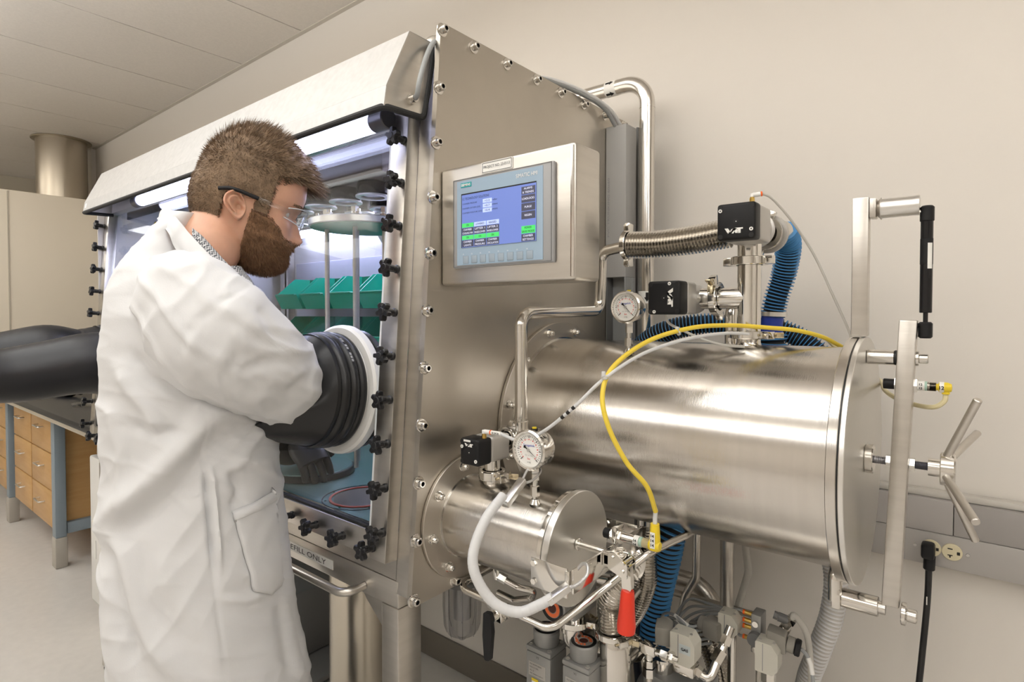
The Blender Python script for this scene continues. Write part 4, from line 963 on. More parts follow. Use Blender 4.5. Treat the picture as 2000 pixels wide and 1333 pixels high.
part('tube', MB().tube(spline([(-.485, 1.08, 1.3695), (-.478, 1.085, 1.352), (-.452, 1.09, 1.338), (-.415, 1.09, 1.323), (-.375, 1.095, 1.312), (-.34, 1.11, 1.309)], 12), .0026, 12), bpy.data.materials['frosted_tube'], ct3)
# safety lanyard
ly = thing('safety_lanyard', 'white sleeved wire lanyard looping from the small gauge to the door bracket', 'lanyard', (-.55, .62, 1.0))
lpts = [(-.592, .709, 1.078), (-.593, .669, 1.052), (-.593, .642, 1.016), (-.587, .633, .986), (-.571, .639, .954), (-.551, .650, .934), (-.526, .668, .926), (-.503, .687, .937), (-.488, .699, .948)]
part('sleeve', MB().tube(resample(spline(lpts, 14), .0015), .0080, 18, rf=lambda i: .0080 if i % 8 else .0077), 'milky', ly, sharp=70)
for a, b in (((-.594, .719, 1.063), (-.593, .757, 1.088)), ((-.490, .697, .945), (-.476, .716, .959))):
    a, b = V(a), V(b); d = (b - a).normalized()
    part('crimp_ferrule', MB().obox((a + b) / 2, d, d.cross(ZP), d.cross(ZP).cross(d), (b - a).length / 2 + .006, .0075, .0055, .002), 'alum', ly)
wire = mat('wire_rope', (.62, .62, .62), .3, .9, bump=.6, bscale=500)
part('wire_loop', MB().tube(spline([(-.593, .757, 1.088), (-.602, .785, 1.101), (-.613, .812, 1.104), (-.606, .822, 1.100), (-.594, .812, 1.093), (-.590, .785, 1.086), (-.592, .757, 1.085)], 8), .0022, 10), wire, ly)
part('wire_loop', MB().tube(spline([(-.476, .716, .959), (-.459, .720, .968), (-.448, .730, .982), (-.453, .739, .992), (-.464, .743, .990), (-.4735, .741, .978)], 8), .0026, 10), wire, ly)
# ============================================================= UNDER THE ANTECHAMBERS
sk = thing('vacuum_skid', 'low steel table carrying the vacuum valves beneath the antechambers', 'skid', (-.5, 1.15, 0))
part('deck', MB().box((-.80, .93, .395), (-.20, 1.42, .415), .003), 'steel', sk)
for x in (-.785, -.215):
    for y in (.945, 1.405): part('leg', MB().box((x - .014, y - .014, 0), (x + .014, y + .014, .3945), .002), 'steel', sk)

def gray_valve(x0, x1, y0, y1, zt, label, num, yellowtag):
    t = thing('vacuum_valve', label, 'valve', ((x0+x1)/2, (y0+y1)/2, .415), 'grey block vacuum valves under the antechambers')
    xc, yc_ = (x0 + x1) / 2, (y0 + y1) / 2
    bd = part('body', MB().box((x0, y0, .46), (x1, y1, zt - .012), .004).box((x0 - .001, y0 - .001, zt - .0115), (x1 + .001, y1 + .001, zt), .004), 'castgray', t)
    part('base_tube', MB().cyl((xc, yc_, .4152), (xc, yc_, .4598), .022, 28), 'pol', t)
    cp = part('cap', MB().lathe([(.0, 0), (.0255, 0), (.0275, .004), (.0275, .016), (.0285, .018), (.0285, .030), (.0265, .033), (.0, .033)], (xc, yc_, zt + .0005), ZP, 44), 'castgray', t)
    part('cap_ring', MB().ring((xc, yc_, zt + .0335), ZP, .019, .0255, .0006, 44), 'ink', cp)
    part('cap_disc', MB().ring((xc, yc_, zt + .0335), ZP, .009, .0185, .0008, 40), 'alumm', cp)
    mb = MB()
    for k in range(14):
        if k in (5, 6, 12, 13): continue
        a = 2 * math.pi * k / 14 + 3.6; u = V((math.cos(a), math.sin(a), 0)); mb.obox(V((xc, yc_, zt + .0345)) + u * .0142, u, ZP.cross(u), ZP, .0028, .0022, .0002)
    part('orange_text', mb, mat('orange_ink', (.75, .16, .05), .6) if 'orange_ink' not in bpy.data.materials else bpy.data.materials['orange_ink'], cp)
    part('indicator', MB().cyl((xc, yc_, zt + .0336), (xc, yc_, zt + .0338), .0088, 24), mat('dark_red', (.06, .015, .01), .3) if 'dark_red' not in bpy.data.materials else bpy.data.materials['dark_red'], cp)
    for a in (x0 + .008, x1 - .008):
        for b in (y0 + .008, y1 - .008):
            part('cap_screw', MB().lathe([(.0048, 0), (.0048, .0012), (.0028, .0012), (.0028, .0004), (.0, .0004)], (a, b, zt - .0002), ZP, 16), 'alumm', bd)
    pl_ = part('rating_plate', MB().box((x0 + .008, y0 - .0006, zt - .062), (x1 - .012, y0 + .001, zt - .032)), 'alumm', bd)
    for i, tx in enumerate(('XLC-40-M9 SERIES', 'MAX 0.7 MPa', 'XL 2', 'SMC  MADE IN JAPAN')):
        words('lettering', tx, (x0 + .011, y0 - .0007, zt - .0365 - .0068 * i), XP, ZP, .0030, 'ink', pl_, width=.0017 * len(tx) + .004, align='LEFT')
    words('lettering', num, (xc, y0 - .0014, zt - .018), XP, ZP, .0045, 'ink', bd)
    if yellowtag:
        yt = part('warning_tag', MB().box((x0 + .016, y0 - .0006, zt - .102), (x0 + .033, y0 + .001, zt - .066)), 'label', bd)
        part('tag_header', MB().box((x0 + .016, y0 - .0009, zt - .072), (x0 + .033, y0 + .0005, zt - .066)), 'yel2', yt)
        for i in range(5): part('text_line', MB().box((x0 + .018, y0 - .0009, zt - .078 - .005 * i), (x0 + .031 - .002 * (i % 3), y0, zt - .0765 - .005 * i)), 'ink', yt)
    return t
gray_valve(-.747, -.683, .97, 1.032, .662, 'grey block valve with yellow warning tag, the left of the upright pair', 'V2', True)
gray_valve(-.640, -.578, .95, 1.012, .680, 'grey block valve with orange lettered cap, the right of the upright pair', 'V1', False)
hv = thing('vacuum_valve', 'grey valve lying on its side with cap facing out below the small chamber door', 'valve', (-.64, .98, .79), 'grey block vacuum valves under the antechambers')
part('cap', MB().lathe([(.0, 0), (.0265, 0), (.0285, .003), (.0285, .014), (.0275, .016), (.0275, .030), (.0, .030)], (-.640, .915, .796), YP, 44), 'castgray', hv)
part('cap_ring', MB().ring((-.640, .9146, .796), -YP, .019, .0255, .0006, 40), 'ink', hv)
part('orange_ring', MB().ring((-.640, .9146, .796), -YP, .0105, .0175, .0008, 36), bpy.data.materials['orange_ink'], hv)
part('indicator', MB().cyl((-.640, .9149, .796), (-.640, .9142, .796), .009, 24), bpy.data.materials['dark_red'], hv)
hb_ = part('body', MB().box((-.672, .946, .764), (-.608, 1.03, .828), .004), 'castgray', hv)
for a in (-.6645, -.6155):
    for b in (.7715, .8205): part('cap_screw', MB().cyl((a, .9463, b), (a, .9448, b), .0045, 14), 'alumm', hb_)
part('lower_port', MB().cyl((-.640, .99, .720), (-.640, .99, .7638), .024, 30), 'pol', hv); clamp((-.640, .99, .742), ZP, .034, .013, (1, .3, 0), hv)
part('upper_port', MB().cyl((-.640, .99, .8283), (-.640, .99, .868), .022, 28), 'pol', hv)
part('drop_tube', MB().tube(rounded([(-.640, .99, .722), (-.640, .99, .70), (-.655, 1.06, .69), (-.655, 1.06, .416)], .02), .0215, 24), 'pol', hv)

def bel(name, label, path, r, amp, pitch):
    t = thing(name, label, 'bellows hose', path[0]); p_, rf2 = bellows_pts(spline(path, 14), r, amp, pitch)
    part('convolutions', MB().tube(p_, r, 28, rf=rf2), 'pol', t, sharp=80); return t
b1 = bel('metal_bellows', 'thick steel bellows hose curving up beside the red toggle grip', [(-.558, 1.0, .748), (-.561, 1.0, .795), (-.545, 1.0, .833), (-.530, 1.02, .860), (-.540, 1.06, .868), (-.582, 1.12, .850), (-.62, 1.18, .80)], .0208, .0036, .0062)
b2 = bel('metal_bellows', 'second steel bellows hose hanging directly behind the thick bellows', [(-.558, 1.17, .90), (-.556, 1.15, .84), (-.557, 1.15, .785), (-.582, 1.15, .719), (-.625, 1.16, .65), (-.68, 1.17, .56), (-.68, 1.17, .50)], .0200, .0034, .0060)
part('end_tube', MB().cyl((-.68, 1.17, .4155), (-.68, 1.17, .4995), .022, 24), 'pol', b2)
b4 = bel('metal_bellows', 'short slanting steel bellows hose beside the white gas solenoid', [(-.475, 1.25, .690), (-.458, 1.25, .655), (-.440, 1.25, .618), (-.428, 1.25, .575), (-.425, 1.25, .52), (-.425, 1.25, .48)], .0215, .0036, .0070)
part('end_tube', MB().cyl((-.425, 1.25, .4155), (-.425, 1.25, .4795), .022, 24), 'pol', b4)
vb = thing('vacuum_cross', 'polished steel vacuum cross with clamps below the thick bellows', 'vacuum fitting', (-.556, 1.01, .68))
part('body', MB().lathe([(.0, .415), (.024, .4152), (.024, .60), (.030, .625), (.031, .64), (.031, .712), (.027, .726), (.024, .732), (.0, .732)], (-.556, 1.015, 0), ZP, 44), 'pol', vb)
part('side_arm', MB().cyl((-.556, 1.04, .672), (-.556, 1.085, .672), .022, 26).cyl((-.556, 1.085, .672), (-.556, 1.092, .672), .030, 28, .001), 'pol', vb)
clamp((-.556, 1.0, .740), ZP, .0325, .012, (1, -.6, 0), vb)
clamp((-.556, 1.015, .615), ZP, .0345, .014, (.5, -1, 0), vb)
# process tube with ball valve
pt = thing('process_tube', 'bent steel process tube looping under the small antechamber with black lever valve', 'tube', (-.70, .80, .82))
part('tube', MB().tube(rounded([(-.70, 1.04, .838), (-.785, 1.04, .842), (-.785, .80, .838), (-.563, .80, .829), (-.506, .905, .888), (-.463, .965, .934), (-.440, 1.08, .938), (-.46, 1.30, .905)], [.02, .028, .03, .02, .03, .03], 8), .0068, 16), 'pol', pt)
tb = part('valve_block', MB().box((-.690, .788, .809), (-.664, .812, .835), .003).hexa((-.700, .80, .8335), (-.690, .80, .8332), .0105).hexa((-.664, .80, .8325), (-.650, .80, .832), .0108).cyl((-.677, .7878, .822), (-.677, .776, .822), .009, 18), 'chrome', pt)
part('lever', MB().prism(rpoly([(-.688, .832), (-.672, .835), (-.668, .800), (-.673, .748), (-.686, .745), (-.690, .79)], .004, 3), (0, .776, 0), XP, ZP, .009), 'black', tb)
jt = thing('drain_tube', 'short hooked steel tube on fittings under the small antechamber', 'tube', (-.71, .875, .87))
part('tube', MB().tube(rounded([(-.727, .862, .850), (-.690, .872, .838), (-.672, .90, .826), (-.690, .915, .80), (-.735, .915, .782), (-.79, .93, .775)], .02, 6), .0066, 14), 'pol', jt)
part('fitting', MB().hexa((-.735, .855, .8885), (-.735, .857, .872), .0088).cyl((-.735, .857, .873), (-.733, .860, .848), .0075, 14).hexa((-.733, .861, .853), (-.716, .866, .847), .0092), 'chrome', jt)
# filter bowl
fb = thing('filter_bowl', 'smoked clear filter bowl hanging under the lower edge of the end plate', 'filter', (-.917, .95, .74))
part('bowl', MB().lathe([(.042, .755), (.0425, .70), (.040, .655), (.034, .640), (.012, .632), (.008, .622), (.0, .622)], (-.917, .95, 0), ZP, 40, caps=False), 'smoke', fb)
part('rim', MB().ring((-.917, .95, .7555), ZP, .025, .047, .012, 40, bev=.002), 'greyd', fb)
for k in range(8):
    a = k * math.pi / 4; u = V((math.cos(a), math.sin(a), 0)); o = V((-.917, .95, 0))
    part('rib', MB().tube([o + u * .0432 + ZP * .75, o + u * .0437 + ZP * .70, o + u * .0412 + ZP * .655, o + u * .035 + ZP * .638], .0009, 6), 'smoke', fb)
part('element', MB().cyl((-.917, .95, .672), (-.917, .95, .7552), .020, 28), mat('filter_element', (.42, .41, .40), .7), fb)
part('head', MB().box((-.960, .908, .7678), (-.874, .992, .800), .006), 'castgray', fb)

# solenoid valves
def solenoid(c, label, txt, conn, conn_axis, size=(.050, .036, .062)):
    c = V(c); t = thing('solenoid_valve', label, 'solenoid valve', tuple(c), 'cream solenoid valves under the antechambers'); sx, sy_, sz_ = [v / 2 for v in size]
    b_ = part('housing', MB().prism(rpoly([(-sx, -sz_), (sx - .010, -sz_), (sx, -sz_ + .012), (sx, sz_ - .016), (sx - .012, sz_), (-sx, sz_)], .003, 3), c + V((0, sy_, 0)), XP, ZP, 2 * sy_), 'white_enamel' if 0 else SOL, t)
    part('seam', MB().box(c + V((-sx * .35, -sy_ - .0004, -sz_ + .004)), c + V((-sx * .35 + .0012, -sy_ + .0005, sz_ - .002))), 'greyink', b_)
    for a in (-.7, .55): part('cover_screw', MB().cyl(c + V((sx * a, -sy_ * .3, sz_ - .001)), c + V((sx * a, -sy_ * .3, sz_ + .001)), .0030, 12), 'alumm', b_)
    if txt:
        l = part('label', MB().box(c + V((-.006, -sy_ - .0006, -.006)), c + V((.017, -sy_ + .001, .012))), mat('pale_blue_label', (.50, .55, .55), .5), b_)
        words('lettering', txt, c + V((.0055, -sy_ - .0008, .003)), XP, ZP, .0060, 'ink', l, bold=.03)
    q = c + V(conn); ca = V(conn_axis).normalized()
    cn_ = part('connector', MB().obox(q, ca, ca.cross(ZP), ZP, .018, .017, .019, .004).cyl(q + ca * .0181, q + ca * .032, .0155, 24, .001), mat('connector_grey', (.27, .255, .225), .5) if 'connector_grey' not in bpy.data.materials else bpy.data.materials['connector_grey'], t)
    return t, q, ca
SOL = mat('solenoid_cream', (.56, .54, .47), .45)
s1_, q1, a1 = solenoid((-.446, 1.10, .708), 'cream solenoid valve lettered GAS in front of the slanting bellows', 'GAS', (-.047, .004, .010), (-.35, 1, .1))
part('base', MB().box((-.468, 1.085, .6565), (-.424, 1.118, .6768), .002), 'pol', s1_)
s2_, q2, a2 = solenoid((-.398, 1.22, .722), 'plain cream solenoid valve with grey connector under the chamber behind the gas solenoid', '', (-.030, -.012, -.018), (-1, .25, 0), (.040, .034, .046))
part('stem', MB().cyl((-.394, 1.22, .4155), (-.394, 1.22, .6988), .009, 16), 'pol', s2_)
s3_, q3, a3 = solenoid((-.316, 1.20, .693), 'plain cream solenoid valve hanging at the right by the white corrugated hose', '', (.010, .022, .026), (1, .1, -.15), (.042, .036, .060))
part('stem', MB().hexa((-.316, 1.20, .640), (-.316, 1.20, .6628), .014).cyl((-.316, 1.20, .4155), (-.316, 1.20, .640), .010, 18), 'chrome', s3_)
part('connector_end', MB().cyl(q3 + a3 * .0325, q3 + a3 * .043, .0165, 22, .002), 'black', s3_)
p0 = q3 + a3 * .043
part('cable', MB().tube(spline([p0, p0 + V((.012, .0, -.010)), p0 + V((.020, 0, -.035)), p0 + V((.023, 0, -.08)), p0 + V((.02, 0, -.18)), p0 + V((.01, 0, -.30)), (-.30, 1.25, .4165)], 8), .0036, 10), 'cable', s3_)
part('white_sleeve', MB().tube([p0 + V((.013, .0, -.012)), p0 + V((.018, 0, -.024)), p0 + V((.0212, 0, -.042))], .0046, 12), 'white', s3_)
# compression fitting train
ft = thing('fitting_train', 'row of steel compression fittings with tee feeding the gas solenoid', 'pipe fitting', (-.5, 1.05, .707))
y_, z_ = 1.05, .707
part('tee_body', MB().box((-.515, y_ - .010, z_ - .010), (-.485, y_ + .010, z_ + .010), .002).cyl((-.5, y_, z_ - .0102), (-.5, y_, z_ - .022), .0075, 16), 'chrome', ft)
for xa, xb, r in ((-.540, -.526, .0115), (-.5255, -.5155, .009), (-.4845, -.474, .009), (-.473, -.459, .0118), (-.4555, -.449, .0105)):
    part('nut', MB().hexa((xa, y_, z_), (xb, y_, z_), r), 'chrome', ft)
part('run_tube', MB().cyl((-.4585, y_, z_), (-.44, y_, z_), .005, 12), 'chrome', ft)
for za, zb, r in ((.684, .671, .0115), (.669, .652, .0125)): part('nut', MB().hexa((-.5, y_, za), (-.5, y_, zb), r), 'chrome', ft)
part('down_tube', MB().cyl((-.5, y_, .4155), (-.5, y_, .6518), .0068, 14), 'steel', ft)
part('inlet_tube', MB().tube(rounded([(-.5405, y_, z_), (-.566, y_ - .002, z_ + .006), (-.566, y_ + .06, .765), (-.55, 1.18, .80)], .015, 6), .0055, 12), 'steel', ft)
mb_ = thing('valve_manifold', 'grey aluminium manifold block with steel cylinder below the gas solenoid', 'manifold', (-.46, 1.13, .42))
part('block', MB().box((-.53, 1.085, .4155), (-.405, 1.175, .630), .003), 'castgray', mb_)
part('cylinder', MB().lathe([(.0, .6302), (.022, .6302), (.022, .652), (.028, .655), (.028, .661), (.0, .661)], (-.503, 1.12, 0), ZP, 36), 'pol', mb_)
part('cylinder', MB().cyl((-.462, 1.0845, .600), (-.462, 1.045, .600), .022, 32, .002), 'pol', mb_)
part('bracket', MB().obox((-.425, 1.078, .605), (1, -.2, .5), YP, V((1, -.2, .5)).cross(YP), .03, .0015, .025), 'steel', mb_)
el2 = thing('elbow_fitting', 'bright steel elbow fitting with nuts between the gas solenoid and slanting bellows', 'pipe fitting', (-.41, 1.13, .66))
part('elbow', MB().tube(rounded([(-.432, 1.11, .664), (-.402, 1.11, .651), (-.392, 1.16, .70), (-.384, 1.18, .735)], .012, 6), .0085, 16), 'chrome', el2)
part('nut', MB().hexa((-.399, 1.135, .678), (-.393, 1.152, .694), .013), 'chrome', el2)
part('nut', MB().hexa((-.428, 1.11, .662), (-.417, 1.11, .657), .013), 'chrome', el2)
part('nut', MB().hexa((-.3905, 1.163, .704), (-.387, 1.172, .718), .0115), 'chrome', el2)
# pilot manifold with brass fittings
pm = thing('pilot_manifold', 'grey pilot valve plate with brass and orange push fittings at the right', 'manifold', (-.34, 1.25, .71))
part('plate', MB().box((-.358, 1.225, .672), (-.338, 1.262, .752), .002), 'castgray', pm)
part('face_boss', MB().cyl((-.348, 1.2248, .705), (-.348, 1.212, .705), .014, 22), 'greyd', pm)
for z in (.735, .682): part('screw', MB().cyl((-.348, 1.2248, z), (-.348, 1.218, z), .006, 14), 'chrome', pm)
for i, z in enumerate((.744, .728, .715, .692)):
    f = part('push_fitting', MB().cyl((-.3583, 1.24, z), (-.374, 1.24, z), .0045, 14), 'brass', pm)
    part('collar', MB().cyl((-.374, 1.24, z), (-.378, 1.24, z), .0048, 14), 'orange', f)
part('support_rod', MB().cyl((-.348, 1.245, .4155), (-.348, 1.245, .6718), .005, 12), 'steel', pm)
ff = thing('needle_valve', 'small steel fitting stack with hose barb near the white corrugated hose', 'pipe fitting', (-.29, 1.25, .74))
d_ = V((.022, .0, .042)).normalized(); o_ = V((-.312, 1.25, .705))
part('stack', MB().hexa(o_, o_ + d_ * .012, .011).cyl(o_ + d_ * .012, o_ + d_ * .020, .008, 16).hexa(o_ + d_ * .020, o_ + d_ * .032, .012).cyl(o_ + d_ * .032, o_ + d_ * .046, .009, 16).hexa(o_ + d_ * .046, o_ + d_ * .058, .0105), 'chrome', ff)
part('side_valve', MB().cyl(o_ + d_ * .05, o_ + d_ * .05 + V((-.022, -.004, .004)), .009, 18).hexa(o_ + d_ * .05 + V((-.022, -.004, .004)), o_ + d_ * .05 + V((-.030, -.005, .006)), .008), 'greyd', ff)
part('tail_tube', MB().tube(spline([o_, o_ - d_ * .02, (-.335, 1.27, .66), (-.34, 1.285, .5), (-.34, 1.285, .4155)], 6), .005, 10), 'steel', ff)
part('clear_hose', MB().tube(spline([o_ + d_ * .058, o_ + d_ * .066, (-.266, 1.26, .74), (-.258, 1.27, .70), (-.255, 1.28, .6), (-.26, 1.28, .4155)], 8), .0062, 12), bpy.data.materials['frosted_tube'], ff)
# wiring loom
wl2 = thing('wiring_loom', 'bundle of grey cables with white sleeves arching to the pilot plate', 'cables', (-.5, 1.3, .66))
for k in range(5):
    dz = .007 * k; dy = -.008 * k
    e = V((-.378, 1.24, (.744, .728, .715, .744, .692)[k])); s_ = V((-.548 + .004 * k, 1.27 + dy, .655 - dz * 1.1))
    pts = [s_ + V((-.05, .05, -.05)), s_, s_ + V((.034, .012, .055 - dz)), (-.466, 1.27 + dy, .722 - dz * .8), (-.42, 1.25, .733 - dz * .5), tuple(e + V((-.01, 0, .001))), tuple(e)]
    part('cable', MB().tube(spline(pts, 8), .0030, 8), 'cable', wl2)
    a_ = V((-.512 + .003 * k, 1.20 + .004 * k, .708 - .0105 * k)); part('white_sleeve', MB().cyl(a_, a_ + V((.034, -.006, -.010)), .0042, 10), 'white', wl2)
    part('cable', MB().tube(spline([a_ + V((-.045, .02, -.045)), a_ + V((-.03, .012, -.012)), a_, a_ + V((.034, -.006, -.010)), a_ + V((.055, .02, -.012)), a_ + V((.07, .06, -.03))], 6), .0030, 8), 'cable', wl2)
# pipes on the wall side
def pipe(label, pts, r, rad, m='steel', nm='steel_pipe', cat='pipe'):
    t = thing(nm, label, cat, pts[0]); part('pipe', MB().tube(rounded(pts, rad, 8), r, 20), m, t); return t
pipe('steel tube stepping down from the large antechamber behind the blue hose', [(-.52, 1.30, .96), (-.52, 1.35, .93), (-.522, 1.35, .735), (-.548, 1.35, .685), (-.568, 1.35, .60), (-.575, 1.35, .416)], .0092, .03)
pipe('upright steel pipe under the middle of the large antechamber', [(-.466, 1.30, .975), (-.466, 1.4, .93), (-.466, 1.4, .416)], .0155, .04)
pipe('wide steel elbow pipe low along the wall below the large antechamber', [(-.858, 1.465, .668), (-.53, 1.465, .668), (-.50, 1.465, .52), (-.50, 1.465, .03)], .0215, .07)
pipe('long thin steel pipe running low along the wall to the pilot plate', [(-.858, 1.43, .632), (-.40, 1.43, .648), (-.355, 1.30, .69), (-.352, 1.2625, .70)], .0085, .03)
pipe('clear hose bowing out along the wall right of the upright pipe', [(-.44, 1.38, .94), (-.445, 1.47, .80), (-.436, 1.47, .73), (-.465, 1.47, .62), (-.52, 1.47, .45), (-.56, 1.47, .02)], .0085, .06, bpy.data.materials['frosted_tube'], 'clear_hose', 'hose')
pipe('pair of dark hoses dropping behind the polished valve body', [(-.62, 1.25, .78), (-.607, 1.2, .62), (-.596, 1.2, .52), (-.59, 1.2, .416)], .0095, .05, mat('dark_blue_hose', (.01, .015, .03), .3), 'dark_hose', 'hose')
pipe('low arched dark hose right of the block valves', [(-.555, 1.12, .416), (-.555, 1.12, .605), (-.50, 1.185, .605), (-.47, 1.20, .56), (-.47, 1.20, .416)], .0088, .04, 'greyd', 'dark_hose', 'hose')
pipe('thin yellow cable hanging low behind the polished valve body', [(-.60, 1.24, .70), (-.585, 1.24, .60), (-.60, 1.26, .50), (-.60, 1.26, .416)], .0042, .03, 'yellow', 'yellow_lead', 'cable')
# ============================================================= GLOVE PORTS AND GLOVES
PX = [-1.06, -1.52, -1.98, -2.40]; PZ = 1.209
for i, x in enumerate(PX):
    o = wp(x, PZ, .0)
    r_ = part('port_ring', MB().lathe([(.104, -.012), (.104, .034), (.112, .034), (.114, .030), (.130, .030), (.1355, .026), (.1365, .020), (.1365, .012), (.134, .0105), (.104, .0105)], o, WN, 72, caps=False), 'white', gb, label='white glove port ring')
    part('inner_ring', MB().ring(o - WN * .020, WN, .103, .128, .016, 56, bev=.002), 'rubber', r_)
def glove(label, i): return thing('rubber_glove', label, 'glove', tuple(wp(PX[i], PZ, .03)), 'black rubber gloves on the glove ports')
# the glove worn on the right arm
o = wp(PX[0], PZ, .0); g0 = glove('black rubber glove sleeve over the persons right arm at the nearest white port', 0)
prof = [(.1145, .0345), (.1185, .036), (.1195, .041), (.1185, .047), (.1130, .050), (.1175, .053), (.1205, .058), (.1200, .066), (.1135, .070), (.1165, .073), (.1185, .079), (.1175, .086), (.1120, .090), (.1135, .0925), (.1135, .100)]
part('cuff_band', MB().lathe(prof, o, WN, 72, caps=False), 'rubber', g0, sharp=60)
bt = MB()
for k in range(9):
    if k in (2, 5): continue
    a = R(118 + 3.6 * k); x_, y_, _ = frame(WN)
    u = XP * -math.sin(a) * 0 + XP * math.cos(a) * -1 + WUZ * math.sin(a); t = u.cross(WN)
    bt.obox(o + WN * .062 + u * .1206, t, WN, u, .0028, .0022, .0004)
part('printed_text', bt, mat('grey_print', (.35, .35, .36), .6), g0)
sk_ = MB(); rows = []; n = 64; nl = 16
for j in range(nl + 1):
    t = j / nl; ring = []
    for k in range(n):
        a = 2 * math.pi * k / n
        u = XP * math.cos(a) + WUZ * math.sin(a)
        out = .098 + t * (.030 + .150 * max(0, -math.sin(a)) ** 1.2 + .05 * max(0, math.cos(a) * -1) * .4)
        rr = .1125 - .022 * t + .004 * math.sin(3 * a + 1 + 2 * t) * t + .003 * math.sin(7 * a + 5 * t) * t
        if math.sin(a) < 0: rr -= .016 * t * (-math.sin(a))
        ring.append(o + WN * out + u * rr - XP * .01 * t)
    rows.append(ring)
vs = [p for r in rows for p in r]; inn = [o + WN * ((p - o).dot(WN)) + ((p - o) - WN * ((p - o).dot(WN))) * .965 for p in vs]
fs = []
for j in range(nl):
    for k in range(n):
        k2 = (k + 1) % n; fs.append((j*n+k, j*n+k2, (j+1)*n+k2, (j+1)*n+k))
m_ = len(vs)
fs += [tuple(i + m_ for i in f[::-1]) for f in fs] + [(nl*n+k, nl*n+(k+1) % n, nl*n+(k+1) % n + m_, nl*n+k + m_) for k in range(n)]
sk_.add(vs + inn, fs); part('outer_sleeve', sk_, 'rubber', g0, sharp=60)
def hand(mb, w_, fdir, up, thumb_side, s=1., curl=.35):
    """gloved hand: palm and five separate bent fingers growing from the wrist"""
    w_, f, u = V(w_), V(fdir).normalized(), V(up).normalized(); sd = f.cross(u).normalized() * thumb_side; u = sd.cross(f).normalized() * thumb_side
    pal = [w_ + f * (.012 * k) * s for k in range(9)]; wd = [.030, .034, .040, .044, .046, .046, .045, .043, .040]; tk_ = [.026, .024, .022, .020, .019, .018, .017, .016, .014]
    vs = []; n = 20
    for k, p in enumerate(pal):
        for j in range(n):
            a = 2 * math.pi * j / n; vs.append(p + sd * math.cos(a) * wd[k] * s + u * math.sin(a) * tk_[k] * s)
    fs = [(k*n+j, k*n+(j+1) % n, (k+1)*n+(j+1) % n, (k+1)*n+j) for k in range(8) for j in range(n)] + [tuple(range(n))[::-1], tuple(8*n + j for j in range(n))]
    mb.add(vs, fs)
    for off, L, c in ((.031, .072, curl), (.010, .080, curl * 1.05), (-.012, .074, curl * 1.15), (-.032, .058, curl * 1.3)):
        p = w_ + (f * .088 + sd * off) * s; pts = [p - f * .012 * s]; ang = .1; d = f
        for k, seg in enumerate((.44, .31, .25)):
            for q in range(4): ang += c * .45 / 1.0 * .6; d = f * math.cos(ang) - u * math.sin(ang); pts.append(pts[-1] + d * L * seg / 4 * s)
        N = len(pts); mb.tube(pts, .010, 12, rf=lambda i: (.0108 - .0028 * i / N) * s * (1 if i < N - 1 else .55))
    p = w_ + (f * .028 + sd * .034) * s; pts = [p - sd * .008 * s]; d = (f * .55 + sd * .75 - u * .25).normalized()
    for q in range(8): d = (d * .9 + f * .12 - u * .05).normalized(); pts.append(pts[-1] + d * .0085 * s)
    mb.tube(pts, .011, 12, rf=lambda i: (.0128 - .0042 * i / 9) * s * (1 if i < 8 else .6))
    return mb
ctr = [o - WN * .005, o - WN * .05 + V((.005, 0, -.005)), o - WN * .12 + V((.02, 0, -.02)), o - WN * .20 + V((.05, 0, -.045)), o - WN * .26 + V((.08, 0, -.06))]
pts = spline(ctr, 8); N = len(pts)
part('inner_sleeve', MB().tube(pts, .1, 36, rf=lambda i: (.101 - .058 * (i / N) ** .8) * (1 + .035 * math.sin(i * 2.1))), 'rubber', g0, sharp=60)
part('hand', hand(MB(), pts[-2], (.35, 1, -.3), (.2, .3, 1), -1, 1.05), 'rubber', g0, sharp=60)
# left glove, worn on the left arm, reaching down to the lid plate
o = wp(PX[1], PZ, .0); g1 = glove('black rubber glove reaching down onto the round lid inside the glovebox', 1)
part('cuff_band', MB().lathe(prof, o, WN, 64, caps=False), 'rubber', g1, sharp=60)
part('outer_sleeve', MB().lathe([(.113, .098), (.108, .12), (.102, .15), (.098, .17), (.094, .17), (.104, .12)], o, WN, 48, caps=False), 'rubber', g1, sharp=60)
pts = spline([o - WN * .005, o - WN * .05 + V((.01, 0, -.02)), V((-1.475, .825, 1.13)), V((-1.43, .822, 1.07)), V((-1.39, .815, 1.03)), V((-1.372, .812, 1.015))], 8); N = len(pts)
part('inner_sleeve', MB().tube(pts, .1, 40, rf=lambda i: (.101 - .045 * (i / N) ** .7) * (1 + .05 * math.sin(i * 1.7))), 'rubber', g1, sharp=60)
part('hand', hand(MB(), (-1.378, .815, 1.035), (.25, -.10, -1), (.5, -1, .1), 1, 1.12, .22) if 0 else hand(MB(), (-1.372, .812, 1.055), (.55, .02, -.45), (.5, -.2, .8), -1, 1.0, .30), 'rubber', g1, sharp=60)
